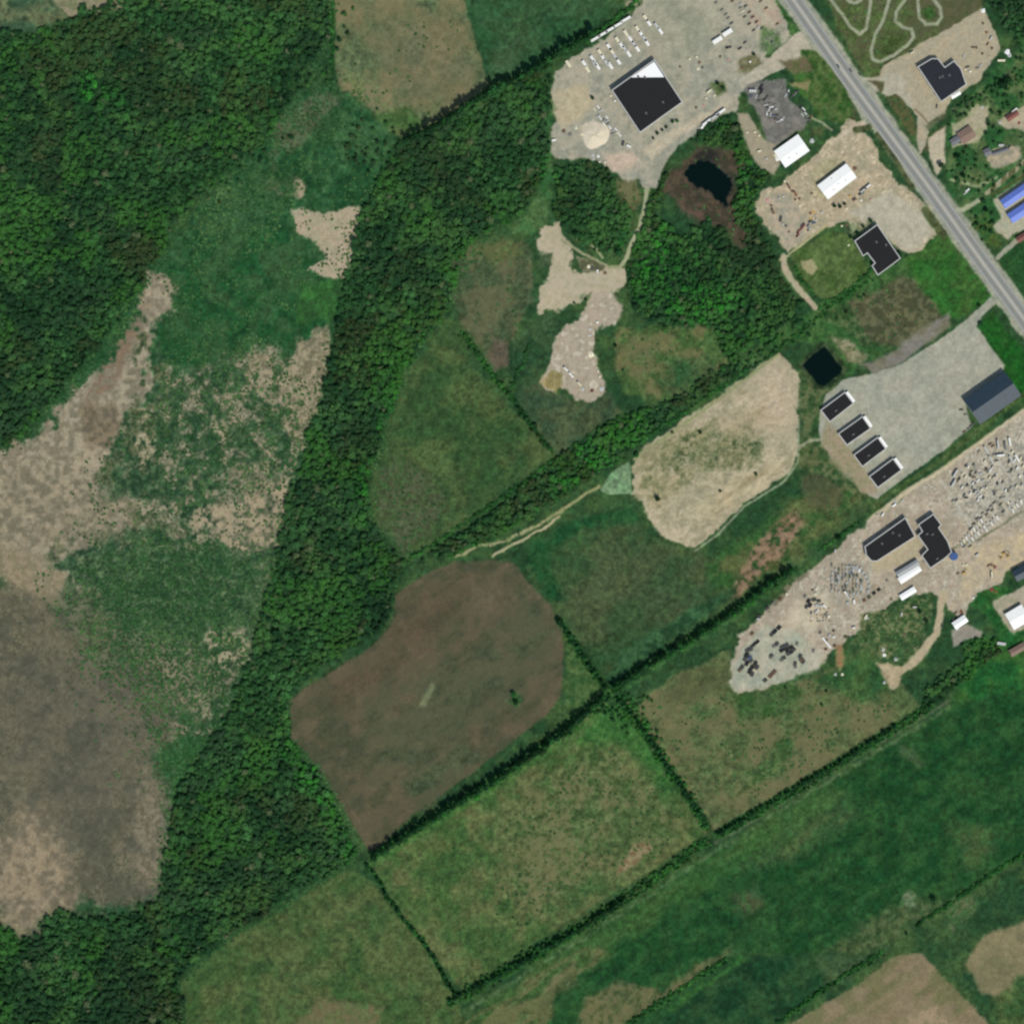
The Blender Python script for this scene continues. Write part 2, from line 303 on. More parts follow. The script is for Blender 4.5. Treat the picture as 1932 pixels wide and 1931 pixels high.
# southern fields
L([(692,1625),(800,1552),(900,1488),(1000,1420),(1140,1325),(1185,1350),(1240,1440),(1335,1572),(1230,1640),(1100,1722),(980,1800),(872,1864),(790,1770)], (62,96,48), (92,104,64), '12', 4, 3)
L([(1000,1480),(1120,1420),(1240,1480),(1280,1560),(1150,1640),(1000,1740),(960,1660)], (78,100,56), (108,108,76), '23', 30, 10, a=.75)
L([(1140,1330),(1200,1340),(1240,1430),(1280,1490),(1240,1480),(1180,1400),(1080,1400)], (48,108,46), (58,112,50), '3', 12, 8, a=.8)
L([(1195,1590),(1225,1585),(1235,1600),(1205,1630),(1165,1655),(1170,1635)], (140,130,96), (112,96,68), '3', 4, 5)
L([(670,1640),(690,1650),(790,1775),(855,1870),(880,1931),(352,1931),(342,1850),(420,1782),(560,1698),(640,1648)], (58,90,46), (78,96,56), '12', 4, 3)
L([(560,1931),(600,1880),(720,1900),(720,1931)], (110,104,74), (90,100,62), '3', 10, 6)
L([(1190,1345),(1260,1280),(1380,1225),(1378,1290),(1395,1306),(1480,1290),(1545,1272),(1640,1215),(1700,1290),(1745,1335),(1560,1440),(1345,1572),(1255,1430)], (78,98,58), (106,106,74), '12', 4, 4)
L([(1380,1310),(1480,1280),(1520,1300),(1480,1350),(1400,1360)], (70,94,54), (52,90,44), '2', 12, 6)
L([(1430,1450),(1480,1380),(1500,1410),(1460,1470),(1390,1500)], (52,92,44), (76,100,56), '3', 10, 8, a=.8)
L([(1280,1270),(1380,1240),(1376,1290),(1300,1330),(1250,1330)], (90,90,62), (78,88,56), '2', 10, 6, a=.7)
L([(1540,1280),(1640,1220),(1690,1290),(1620,1330)], (40,86,42), (60,100,50), '2', 12, 6, a=.8)
L([(1820,1280),(1931,1200),(1931,1606),(1760,1725),(1680,1762),(1560,1800),(1380,1796),(1180,1931),(880,1931),(980,1850),(1130,1745),(1350,1602),(1560,1480),(1790,1330)], (28,72,34), (42,86,42), '2s', 4, 3)
L([(1000,1810),(1150,1745),(1350,1605),(1560,1480),(1600,1500),(1400,1640),(1200,1760),(1000,1850)], (56,98,46), (70,104,54), 's', 16, 6, a=.75)
L([(1500,1560),(1600,1500),(1620,1540),(1540,1600),(1400,1640)], (84,98,60), (60,92,50), 's', 20, 8, a=.7)
L([(1380,1690),(1420,1670),(1440,1710),(1400,1730)], (92,96,66), (60,88,50), '3', 12, 8, a=.7)
L([(1690,1400),(1720,1410),(1745,1440),(1735,1450),(1700,1425)], (72,98,66), (60,92,50), '3', 4, 5, a=.8)
L([(1640,1740),(1720,1690),(1790,1700),(1760,1725),(1700,1760),(1640,1795),(1550,1800)], (70,92,54), (90,96,64), '3', 14, 8, a=.7)
L([(1790,1560),(1870,1560),(1880,1600),(1830,1640)], (90,104,62), (70,96,54), '3', 16, 8, a=.6)
L([(870,1931),(990,1845),(1100,1780),(1160,1800),(1060,1850),(1030,1931)], (60,94,48), (100,104,68), 's', 8, 6)
L([(1010,1900),(1040,1845),(1085,1815),(1090,1850),(1050,1880),(1030,1931)], (122,112,82), (88,96,60), 's', 8, 6, a=.8)
L([(1095,1931),(1100,1880),(1160,1850),(1250,1870),(1330,1810),(1380,1790),(1280,1870),(1180,1931)], (92,100,64), (112,104,74), '3', 8, 6, a=.85)
L([(1180,1931),(1385,1800),(1560,1800),(1640,1800),(1470,1931)], (28,66,36), (42,80,44), '2', 5, 4)
L([(1180,1931),(1385,1800),(1420,1800),(1240,1931)], (52,102,46), (40,84,42), 's', 6, 4)
L([(1540,1810),(1640,1796),(1600,1850),(1560,1860)], (72,94,58), None, '3', 12, 6, a=.7)
L([(1488,1931),(1600,1870),(1690,1800),(1740,1798),(1790,1850),(1870,1931)], (132,118,92), (108,108,76), '2s', 4, 4)
L([(1720,1910),(1760,1890),(1800,1931),(1700,1931)], (160,140,112), (130,120,92), '3', 10, 6)
L([(1822,1815),(1862,1760),(1931,1738),(1931,1850),(1880,1885),(1850,1870)], (116,112,82), (130,122,92), '2', 6, 4)
L([(1880,1885),(1931,1840),(1931,1931),(1885,1931)], (56,88,46), (74,96,54), '2', 8, 5)
L([(1700,1690),(1715,1676),(1730,1690),(1728,1712),(1700,1706)], (104,124,90), (60,100,54), '3', 4, 3)
L([(1790,1700),(1822,1680),(1850,1700),(1820,1740),(1790,1760)], (92,110,72), (58,92,50), '3', 6, 5)
LN([(700,1632),(860,1528),(1000,1442),(1140,1338)], 12, (60,112,50), (74,114,58), '3', soft=4, warp=3, a=.8)
LN([(1160,1308),(1330,1200),(1480,1095)], 12, (50,98,50), (62,104,54), '3', soft=4, warp=3, a=.8)
LN([(880,1905),(1130,1752),(1350,1604),(1790,1335)], 8, (62,102,54), (84,108,70), '3', soft=4, warp=3, a=.8)
LN([(1350,1590),(1560,1462),(1790,1322)], 7, (96,110,82), (70,92,58), '3', soft=3, warp=2, a=.8)
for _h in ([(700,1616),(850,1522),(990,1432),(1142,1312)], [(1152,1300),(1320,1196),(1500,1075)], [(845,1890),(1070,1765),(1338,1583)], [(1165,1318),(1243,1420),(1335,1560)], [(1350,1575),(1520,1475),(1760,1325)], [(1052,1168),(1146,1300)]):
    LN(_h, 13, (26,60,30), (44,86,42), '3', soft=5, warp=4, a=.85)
# grass by the road and to the east
L([(1500,100),(1540,95),(1600,175),(1600,225),(1560,225),(1500,170)], (58,100,42), (84,96,58), '2', 4, 4)
L([(1450,0),(1500,0),(1600,140),(1560,120),(1515,100),(1490,70),(1470,20)], (44,92,40), (66,104,54), '3', 4, 3)
L([(1555,0),(1850,0),(1870,60),(1780,70),(1690,120),(1650,160),(1640,150),(1600,90)], (88,92,62), (74,96,52), '23', 4, 4)
L([(1700,0),(1850,0),(1840,40),(1800,60),(1750,60)], (92,92,66), (78,84,54), '3', 10, 6)
L([(1782,240),(1850,160),(1931,80),(1931,460),(1900,420),(1860,470),(1790,400)], (46,94,46), (84,108,66), '2', 5, 5)
L([(1700,490),(1745,465),(1780,430),(1810,440),(1870,530),(1872,560),(1810,600),(1782,600)], (48,104,40), (58,98,44), '2', 4, 3)
L([(1840,620),(1870,590),(1931,660),(1931,760),(1900,720),(1870,690)], (30,92,30), (38,88,34), '2', 4, 3)
L([(1795,655),(1820,640),(1832,650),(1815,660),(1797,672)], (48,104,40), None, '2', 3, 2)
L([(1885,500),(1900,470),(1931,460),(1931,560)], (40,84,40), None, '2', 4, 3)
L([(1830,420),(1860,400),(1880,430),(1890,470),(1870,470)], (74,100,48), (52,92,44), '3', 5, 4)
L([(1700,720),(1520,900)], (0,0,0)) if False else None
L([(1840,1080),(1870,1100),(1931,1120),(1931,1300),(1800,1330),(1830,1200),(1880,1200),(1850,1150),(1820,1130)], (34,92,40), (54,104,46), '2', 6, 5)
L([(1500,720),(1545,650),(1590,700),(1560,760),(1530,800),(1530,830),(1560,850),(1620,920),(1650,960),(1560,900),(1500,880),(1512,800)], (60,92,50), (88,98,64), '3', 5, 5)
# --- bare ground and yards ---
YD = [(1193,900),(1196,870),(1215,845),(1330,765),(1470,668),(1488,680),(1512,715),(1505,760),(1505,860),(1490,895),(1405,950),(1350,1005),(1312,1036),(1275,1022),(1240,1000),(1220,975),(1215,950),(1190,930)]
L(YD, (158,150,122), (184,172,146), '23', 2.5, 5, cls=2)
L([(1200,860),(1300,800),(1340,830),(1300,900),(1250,960),(1200,930)], (142,136,102), (168,156,122), '3', 12, 8, a=.8)
L([(1250,860),(1290,820),(1380,820),(1440,840),(1400,880),(1330,880),(1270,890)], (78,98,60), (118,122,86), '34', 12, 14, thr=('m', .30, .52))
L([(1240,850),(1290,815),(1350,800),(1430,815),(1450,850),(1400,885),(1320,890),(1260,885)], (90,108,70), (136,134,104), '34', 12, 16, a=.72)
L([(1290,815),(1330,810),(1345,840),(1310,860),(1280,850)], (74,98,58), (100,110,74), '34', 8, 10, a=.9)
L([(1350,820),(1420,835),(1400,870),(1340,875)], (86,104,66), (124,126,92), '34', 10, 12, a=.8)
L([(1200,870),(1260,830),(1330,800),(1400,830),(1420,880),(1340,900),(1260,920),(1210,930)], (112,118,84), (140,136,102), '34', 14, 14, thr=('m', .42, .6))
L(YD, (186,174,148), (120,116,90), '4', 4, 3, thr=('3', .62, .8), a=.5)
L([(1300,960),(1400,900),(1480,860),(1470,900),(1350,980)], (188,174,142), (156,142,108), 's', 10, 6, a=.7)
L([(1420,700),(1480,690),(1500,730),(1490,820),(1420,790)], (192,176,152), (172,158,132), '3', 20, 8, a=.8)
L([(1340,800),(1440,760),(1460,800),(1400,830)], (174,156,128), (150,138,106), 's', 12, 6, a=.5)
LN([(1196,866),(1330,772),(1470,668)], 5, (152,150,112), (130,140,96), soft=2, cls=2)
LN([(1507,800),(1505,872),(1480,908),(1405,955),(1352,1010),(1312,1040)], 4, (136,146,118), (120,136,104), soft=2)
LN([(1507,842),(1530,830),(1552,828)], 6, (140,144,116), soft=2, cls=2)
L([(1131,925),(1152,893),(1185,871),(1190,878),(1192,931),(1150,933)], (104,142,98), (114,148,106), '2', 1.5, .6, cls=4)
LN([(862,1050),(900,1032),(960,1018),(1020,985),(1060,965)], 5, (168,160,122), (140,140,98), '3', soft=3, warp=3, cls=2, thr=('4', .0, .4))
LN([(930,1048),(980,1022),(1030,992),(1056,975)], 5, (182,172,140), (160,152,116), '3', soft=2, warp=3, cls=2)
LN([(1050,968),(1090,942),(1130,918)], 6, (156,152,108), (130,136,92), '3', soft=2, warp=2)
SD1 = [(1013,431),(1055,422),(1062,452),(1080,470),(1078,508),(1112,514),(1166,503),(1184,512),(1180,540),(1150,552),(1110,552),(1078,572),(1050,584),(1016,590),(1006,575),(1020,545),(1038,515),(1040,495),(1020,480),(1010,462)]
SD2 = [(1118,548),(1150,548),(1160,562),(1176,576),(1174,602),(1162,614),(1132,616),(1122,628),(1122,660),(1126,690),(1144,722),(1145,742),(1122,758),(1084,757),(1068,735),(1050,722),(1042,740),(1030,735),(1018,720),(1030,702),(1042,682),(1042,650),(1058,624),(1092,600),(1106,575)]
L(SD1, (192,178,154), (160,152,126), '34', 3.5, 8, cls=2)
L(SD2, (182,168,148), (146,138,118), '34', 3, 6, cls=2)
L(SD2, (206,196,178), None, '4', 2, 4, thr=('3', .62, .78), a=.6)
L([(1018,722),(1042,700),(1062,706),(1060,730),(1048,740)], (168,152,112), (134,124,82), 'v', 3, 4, cls=2)
L([(1085,480),(1120,490),(1145,505),(1135,516),(1100,512)], (88,92,66), (120,116,90), '3', 3, 4)
L([(1014,476),(1040,478),(1042,500),(1020,506)], (74,98,64), (104,112,84), '3', 5, 4)
LN([(1221,318),(1221,355),(1216,390),(1206,430),(1191,462),(1180,490),(1166,508)], 7.5, (166,170,136), (150,156,122), soft=1.6, cls=2)
LN([(1060,453),(1100,478),(1149,504),(1168,503)], 5, (152,152,118), (136,140,104), soft=1.6, cls=2)
LN([(1116,462),(1126,472),(1136,486)], 4, (148,154,116), soft=1.5)
LN([(1123,620),(1123,665)], 2.5, (72,76,52), soft=1.2)
YA = [(1040,168),(1046,140),(1068,118),(1112,88),(1186,38),(1215,0),(1462,0),(1480,40),(1494,66),(1478,85),(1452,92),(1440,104),(1456,108),(1505,82),(1530,92),(1495,118),(1420,155),(1398,178),(1392,214),(1370,212),(1330,238),(1300,262),(1270,290),(1250,318),(1238,352),(1216,352),(1204,336),(1182,340),(1166,332),(1150,316),(1122,305),(1090,300),(1044,298),(1034,284),(1036,262),(1044,240),(1052,222),(1052,205),(1040,190)]
L(YA, (152,151,134), (168,162,144), '23', 2.5, 5, cls=2)
L(YA, (182,172,152), (130,126,110), '4', 4, 3, thr=('3', .60, .78), a=.45)
L([(1190,50),(1240,0),(1370,0),(1360,60),(1300,110),(1260,110)], (146,146,126), (160,158,138), '2', 14, 8, a=.9)
L([(1400,0),(1465,0),(1475,40),(1450,60),(1420,40)], (176,158,138), (168,160,138), '3', 8, 6)
L([(1045,170),(1110,160),(1120,200),(1090,230),(1060,240),(1045,210)], (186,174,146), (170,158,130), '3', 8, 5)
L([(1098,238),(1120,228),(1140,242),(1142,262),(1128,280),(1112,276),(1100,256)], (206,194,170), (196,184,160), '3', 4, 3)
L([(1140,290),(1190,285),(1205,300),(1190,318),(1160,326),(1145,312)], (188,170,150), None, '3', 6, 3)
L([(1395,110),(1425,100),(1436,120),(1420,138),(1390,138)], (106,106,76), (126,122,94), '3', 4, 4)
L([(1340,155),(1365,152),(1372,170),(1355,182),(1342,168)], (84,100,62), None, '3', 4, 3)
L([(1210,285),(1260,250),(1330,215),(1370,190),(1375,200),(1300,245),(1230,300)], (186,174,150), None, '3', 5, 3)
L([(1500,64),(1524,52),(1566,104),(1540,112),(1495,120),(1430,152),(1400,172),(1395,150),(1430,128)], (176,168,148), None, '3', 2, 2, cls=2)
L(TP('d', (330,330),(420,250),(560,190),(960,190),(940,330),(1000,460),(1130,560),(1260,790),(1180,900),(1080,950),(790,1170),(700,1150),(620,930),(580,720),(430,520)), (110,108,102), (128,124,116), '23', 3, 3, cls=2)
L([(1392,214),(1410,215),(1440,262),(1462,272),(1475,300),(1462,328),(1440,320),(1415,290),(1400,250)], (162,152,130), (150,142,120), '3', 3, 3, cls=2)
L([(1440,50),(1470,60),(1480,85),(1450,100),(1436,92)], (120,132,104), (84,112,68), '3', 5, 4)
YC = [(1424,378),(1432,362),(1475,342),(1500,322),(1540,290),(1570,262),(1600,228),(1622,236),(1640,262),(1660,300),(1690,340),(1725,368),(1758,400),(1762,440),(1738,468),(1715,480),(1690,462),(1660,430),(1620,430),(1590,420),(1555,428),(1510,458),(1490,478),(1478,470),(1460,440),(1435,420)]
L(YC, (166,156,130), (184,168,142), '23', 2.5, 6, cls=2)
L(YC, (130,124,100), (196,184,158), '4', 4, 3, thr=('3', .58, .76), a=.5)
L([(1440,380),(1480,360),(1515,400),(1530,430),(1495,470),(1460,435)], (158,154,134), (172,158,136), '3', 6, 4)
L([(1600,400),(1680,360),(1755,410),(1755,440),(1715,478),(1680,450)], (176,170,150), None, '3', 8, 4)
L([(1530,330),(1560,300),(1590,300),(1600,330),(1560,380),(1540,370)], (152,146,112), (168,160,128), '3', 6, 4, a=.8)
L(TP('N', (660,770),(720,900),(620,960),(540,1000),(480,1080),(560,1040),(700,960),(800,940),(860,860)), (186,172,148), None, '3', 3, 3, cls=2)
LN([(1560,425),(1520,455),(1488,482),(1472,490)], 5, (178,170,130), (160,154,116), soft=2, cls=2)
LN([(1478,484),(1482,510),(1505,545),(1538,580)], 11, (180,164,140), (166,160,132), soft=2, warp=2, cls=2)
L([(1502,505),(1490,482),(1530,458),(1560,440),(1600,440),(1615,460),(1640,510),(1600,545),(1570,566),(1545,560),(1515,540)], (84,106,58), (66,94,46), '2', 3, 2)
L([(1512,492),(1530,488),(1544,508),(1532,520),(1516,506)], (156,150,112), None, '3', 3, 3)
L([(1590,430),(1640,410),(1655,425),(1612,455)], (96,108,78), (150,148,120), '3', 6, 4, a=.7)
LN([(1500,500),(1512,528),(1540,560)], 4, (42,62,34), soft=2)
# pond surrounds and ponds
L(TP('T', (1150,1400),(1200,1300),(1300,1230),(1400,1120),(1540,1100),(1620,1150),(1740,1190),(1760,1260),(1680,1330),(1670,1480),(1660,1580),(1760,1740),(1830,1830),(1740,1860),(1600,1720),(1450,1670),(1300,1570),(1190,1480)), (88,76,62), (62,58,46), '3', 7, 7)
L(TP('T', (1360,1190),(1480,1110),(1570,1150),(1560,1230),(1400,1240)), (44,44,40), (58,54,46), '3', 5, 4)
L(TP('T', (1300,1540),(1420,1600),(1500,1690),(1400,1680),(1250,1540)), (104,82,72), (84,70,58), '3', 8, 6)
L(TP('T', (1322,1300),(1340,1255),(1410,1225),(1490,1235),(1570,1270),(1640,1330),(1655,1400),(1618,1450),(1612,1520),(1606,1575),(1560,1530),(1500,1470),(1440,1420),(1350,1365)), (22,36,34), None, '3', 3.5, 7, cls=3)
L([(1506,690),(1520,670),(1555,644),(1568,656),(1598,694),(1592,710),(1555,738),(1536,732),(1522,710)], (40,62,38), (62,80,50), '3', 4, 4)
L([(1514,690),(1522,678),(1555,653),(1562,662),(1588,694),(1585,703),(1555,728),(1542,724),(1530,708)], (8,26,24), None, '3', 2, 1, cls=3)
# eastern storage lot
YE = [(1590,716),(1640,706),(1700,686),(1782,634),(1800,622),(1870,560),(1885,568),(1850,600),(1842,615),(1895,690),(1893,705),(1822,762),(1828,790),(1835,802),(1780,850),(1700,905),(1655,942),(1640,935),(1612,900),(1590,880),(1565,850),(1552,838),(1545,812),(1548,775),(1560,745)]
L(YE, (154,155,138), (164,162,146), '2s', 2, 1.5, cls=2)
L([(1625,690),(1690,660),(1720,630),(1790,590),(1795,615),(1760,640),(1700,685),(1650,705)], (126,122,112), (112,110,90), '2', 5, 3, cls=2)
L([(1560,790),(1590,830),(1640,890),(1660,930),(1630,930),(1580,880),(1550,840)], (160,146,122), (140,134,104), '3', 6, 5)
L([(1570,635),(1600,640),(1640,670),(1625,690),(1600,680)], (150,144,116), (104,108,76), '3', 5, 4)
LN([(1650,955),(1700,918),(1782,862),(1840,815),(1931,745)], 9, (62,90,46), (76,98,58), soft=3, warp=1.5)
LN([(1640,985),(1700,935),(1790,878),(1931,776)], 10, (196,184,156), (184,170,142), soft=3, warp=1.5, cls=2)
YF = [(1376,1285),(1380,1260),(1392,1200),(1420,1175),(1445,1150),(1470,1125),(1492,1110),(1520,1082),(1560,1050),(1590,1020),(1640,985),(1700,940),(1790,880),(1931,778),(1931,1062),(1900,1080),(1880,1100),(1850,1120),(1830,1140),(1815,1180),(1800,1160),(1780,1130),(1760,1120),(1720,1125),(1690,1130),(1660,1155),(1630,1180),(1605,1200),(1590,1215),(1570,1230),(1556,1245),(1530,1262),(1480,1282),(1440,1298),(1395,1306)]
L(YF, (164,152,132), (180,168,148), '23', 2.5, 5, cls=2)
L(YF, (202,196,178), (112,108,94), '4', 4, 3, thr=('3', .56, .76), a=.6)
L([(1378,1285),(1400,1220),(1440,1180),(1500,1190),(1550,1230),(1545,1262),(1480,1282),(1395,1305)], (158,162,142), (174,170,150), '2', 6, 4)
L([(1470,1180),(1500,1140),(1560,1120),(1560,1170),(1520,1190)], (192,180,156), None, '3', 14, 5)
L([(1800,900),(1931,800),(1931,960),(1850,1000),(1800,960)], (150,148,134), (190,182,164), '4', 10, 6, a=.8)
L([(1640,1060),(1700,1020),(1760,1000),(1790,1000),(1720,1060),(1650,1080)], (178,164,136), (166,156,130), '3', 8, 8)
L([(1840,1030),(1931,1000),(1931,1060),(1860,1100),(1800,1150)], (180,166,142), (184,168,136), '3', 6, 8)
LN([(1450,1152),(1480,1118),(1500,1100),(1520,1085)], 10, (86,86,70), (120,112,92), soft=4, warp=4, thr=('3', .3, .6))
for _k in range(9):
    _x = 1775+_k*20; LN([(_x,905-_k*10),(_x+70,905-_k*10+105)], 5, ((196,192,178), (142,140,128))[_k % 2], (176,172,158), '3', soft=3, warp=3, a=.75)
for _k in range(5): LN([(1590+_k*13,1062),(1584+_k*13,1138)], 5, (176,178,166), (134,136,124), '4', soft=3, warp=2, a=.6)
LN([(1740,1060),(1780,1040),(1850,1015),(1931,965)], 4, (104,112,86), (130,130,106), soft=2, warp=2)
L(TP('j', (700,900),(1150,750),(1500,640),(1750,640),(1780,760),(1650,1100),(1680,1300),(1500,1520),(1300,1600),(1000,1480),(880,1300),(560,1350),(700,1150)), (62,92,52), (104,112,76), '3', 5, 5)
L(TP('j', (1100,850),(1200,1000),(1250,1300),(1180,1500),(1350,1580),(1420,1350),(1250,1150)), (34,74,38), (54,90,48), '3', 8, 6, a=.7)
LN(TP('j', (1920,560),(1870,900),(1820,1150),(1640,1400),(1400,1620),(1200,1760),(1180,1900)), 15, (182,166,138), (170,158,130), soft=3, warp=3, cls=2)
L(TP('j', (960,1580),(1350,1620),(1300,1800),(1250,1931),(1120,1900)), (160,146,116), (176,160,130), '3', 4, 4, cls=2)
L(TP('i', (1640,1330),(1740,1300),(1770,1500),(1700,1700),(1650,1600)), (150,120,86), (110,116,72), '3', 3, 4)
L(TP('p', (880,1560),(1100,1450),(1310,1560),(1300,1650),(1080,1680),(900,1800)), (146,140,126), None, '3', 3, 2, cls=2)
L(TP('p', (1480,1150),(1700,1050),(1931,900),(1931,1500),(1800,1600),(1600,1400)), (176,164,144), (150,146,122), '3', 3, 4, cls=2)
# north-east yard, kart track, houses
L(TP('n', (430,960),(720,800),(960,620),(1200,520),(1400,400),(1650,250),(1850,120),(1931,200),(2150,700),(2000,950),(1800,1180),(1600,1330),(1420,1460),(1310,1650),(1100,1800),(1080,2100),(900,2300),(560,2100),(950,2250),(930,1900),(940,1700),(700,1360),(480,1420),(440,1320),(300,1250)), (176,164,138), (160,152,130), '3', 2, 3, cls=2)
L([(1622,148),(1700,138),(1725,205),(1700,200),(1672,178),(1640,176)], (172,166,146), None, '3', 3, 3, cls=2)
LN(TP('n', (380,980),(560,860),(760,720),(920,600)), 4, (64,70,44), soft=2)
L(TP('n', (480,1400),(620,1370),(720,1440),(820,1600),(920,1800),(920,1960),(800,1960),(700,1760),(560,1580)), (64,84,52), (84,86,54), '3', 2, 2)
L(TP('n', (200,1170),(440,1180),(440,1270),(400,1380),(330,1260)), (84,84,58), None, '3', 3, 2)
LN(TP('n', (900,1590),(1000,1680),(1090,1800)), 3, (120,106,88), soft=2)
LN(TP('n', (1090,1850),(1300,1680)), 9, (92,100,72), soft=4)
L(TP('m', (470,1550),(540,1380),(770,1180),(770,1280),(600,1540)), (78,82,56), None, '3', 3, 2)
L([(1752,260),(1782,240),(1782,310),(1768,330),(1755,300)], (184,172,148), None, '3', 3, 2, cls=2)
for pts in (TP('N', (470,0),(560,110),(620,200),(690,262),(740,220),(758,100),(775,0)),
            TP('N', (915,0),(870,150),(810,260),(775,380),(792,448),(850,466),(950,420),(1040,350),(1100,280),(1080,220),(1010,205),(960,160),(970,90),(1030,0)),
            TP('N', (1130,0),(1140,130),(1190,185),(1270,185),(1310,130),(1300,60),(1250,0)), TP('N', (600,0),(650,25),(700,0))):
    LN(pts, 6.2, (158,162,138), (138,146,118), soft=1.5, warp=.8, cls=5)
L(TP('N', (1150,60),(1250,50),(1280,120),(1200,160)), (58,96,44), None, '3', 5, 3)
L(TP('N', (830,380),(900,290),(1040,260),(1000,340),(880,430)), (70,92,46), (56,78,40), '3', 8, 4)
LN(TP('m', (1750,400),(1500,600),(1200,800),(900,950)), 6, (70,84,58), soft=3, warp=2)
L(TP('m', (880,1150),(1100,1080),(1180,880),(1420,900),(1400,1250),(1250,1420),(880,1500)), (176,166,140), (150,150,118), '3', 3, 3, cls=2)
L(TP('m', (1550,1130),(1700,1000),(1931,900),(1931,1250),(1650,1240)), (170,160,136), None, '3', 3, 3, cls=2)
L(TP('m', (1350,1560),(1600,1500),(1850,1480),(1900,1650),(1600,1800),(1450,1780)), (150,146,126), (172,158,134), '3', 3, 3, cls=2)
LN(TP('o', (880,490),(1050,540),(1250,580),(1450,500),(1530,450)), 6, (136,150,110), soft=2)
LN(TP('o', (1400,680),(1700,430),(1931,230)), 10, (156,150,124), (90,94,60), 'v', soft=2)
LN(TP('o', (1450,720),(1931,420)), 3, (84,76,46), soft=1.5)
L(TP('o', (1480,780),(1931,480),(2100,400),(2100,1200),(1800,1250),(1700,1350),(1560,1250),(1480,1150),(1600,1060)), (178,172,146), (164,162,140), '3', 3, 2, cls=2)
LN(TP('o', (1040,920),(1270,790)), 8, (160,164,134), soft=2, cls=2)
LN(TP('o', (1550,1620),(1800,1380),(2000,1250)), 9, (154,152,134), soft=2, cls=2)
LN(TP('o', (500,920),(560,1050),(680,1200),(760,1300)), 14, (70,90,50), soft=3)
LN([(1380,-165),(1497,0),(1593,137),(1608,157),(1754,355),(1845,483),(1925,592),(2060,780)], 47, (146,150,132), (158,158,138), '3', soft=3, warp=2.5, cls=2, grow=False)
for pts, w in ((TP('N', (520,640),(600,740),(650,850),(640,900)), 6), (TP('N', (820,1010),(950,1190),(1090,1420)), 9), (TP('N', (1190,1590),(1260,1680),(1320,1760)), 12), (TP('N', (660,980),(760,960)), 12)):
    LN(pts, w, (68,78,48), (84,92,60), soft=2, warp=1)
L(TP('N', (240,380),(370,385),(500,530),(600,700),(640,850),(560,940),(400,900),(330,800),(250,650),(300,560)), (56,98,42), (74,96,52), '3', 3, 3)
L(TP('N', (150,640),(330,610),(300,680),(190,660)), (130,124,86), None, '3', 3, 3)
L(TP('N', (90,470),(300,440),(350,540),(200,560)), (110,100,76), (90,94,60), '3', 5, 4)
LN(TP('N', (310,880),(400,920),(480,980)), 4, (146,148,118), soft=2)
L(TP('N', (330,960),(430,950),(400,1030),(320,1010)), (76,92,54), None, '3', 4, 3)
# --- relief ---
m_ = ss(sdist(PX, PY, YD), 4, 24); GZ += m_*(N3-.35)*1.1
GZ[CL == 3] = -.5; GZ[CL == 4] = -.25
veg = np.clip(GC[:, 1]-np.maximum(GC[:, 0], GC[:, 2]), 0, 60); GC[:, 1] -= veg*.15
wild = ss(veg, 3, 14); N5 = vn(PX, PY, 5.5, 10)
GC *= (1+(N4-.5)*(.12+.16*wild)+(N3-.5)*(.10+.18*wild)+(N5-.5)*(.05+.16*wild))[:, None]; GC += ((N2-.5)*5)[:, None]*np.array([1, .3, -.2])
far_ = ss(np.maximum(np.abs(PX-966), np.abs(PY-966)), 1060, 1300)[:, None]
GC = GC*(1-far_)+np.array([44, 82, 44])*far_
GC = np.clip(GC, 2, 250)/255.0
GLIN = np.where(GC <= .04045, GC/12.92, ((GC+.055)/1.055)**2.4)/K_ALB
ZG = GZ.reshape(NY, NX)

def ground_mat(name, rough=.95, nscale=.35, amp=.16, bump=.5, row=None):
    m, n, l, b = new_mat(name); b.inputs['Roughness'].default_value = rough; b.inputs['Specular IOR Level'].default_value = .08
    at = n.new('ShaderNodeAttribute'); at.attribute_name = 'plan_colour'
    g = n.new('ShaderNodeNewGeometry'); nz = n.new('ShaderNodeTexNoise'); nz.inputs['Scale'].default_value = nscale; nz.inputs['Detail'].default_value = 8
    nz.inputs['Roughness'].default_value = .7
    l.new(g.outputs['Position'], nz.inputs['Vector'])
    mr = n.new('ShaderNodeMapRange'); mr.inputs[1].default_value = .3; mr.inputs[2].default_value = .7; mr.inputs[3].default_value = 1-amp; mr.inputs[4].default_value = 1+amp
    l.new(nz.outputs[0], mr.inputs[0])
    mx = n.new('ShaderNodeMix'); mx.data_type = 'RGBA'; mx.blend_type = 'MULTIPLY'; mx.inputs[0].default_value = 1
    l.new(at.outputs['Color'], mx.inputs[6]); l.new(mr.outputs[0], mx.inputs[7]); l.new(mx.outputs[2], b.inputs['Base Color'])
    bp = n.new('ShaderNodeBump'); bp.inputs['Strength'].default_value = bump; bp.inputs['Distance'].default_value = .3
    if row:
        mp = n.new('ShaderNodeMapping'); mp.inputs['Rotation'].default_value = (0, 0, R(row)); l.new(g.outputs['Position'], mp.inputs['Vector'])
        wv = n.new('ShaderNodeTexWave'); wv.bands_direction = 'Y'; wv.inputs['Scale'].default_value = .35; wv.inputs['Distortion'].default_value = 2
        l.new(mp.outputs[0], wv.inputs['Vector']); l.new(wv.outputs[0], bp.inputs['Height'])
    else: l.new(nz.outputs[0], bp.inputs['Height'])
    l.new(bp.outputs[0], b.inputs['Normal'])
    return m
wm, n_, l_, b_ = new_mat('pond_water'); b_.inputs['Base Color'].default_value = (.001, .006, .005, 1); b_.inputs['Roughness'].default_value = .15; b_.inputs['Specular IOR Level'].default_value = .12
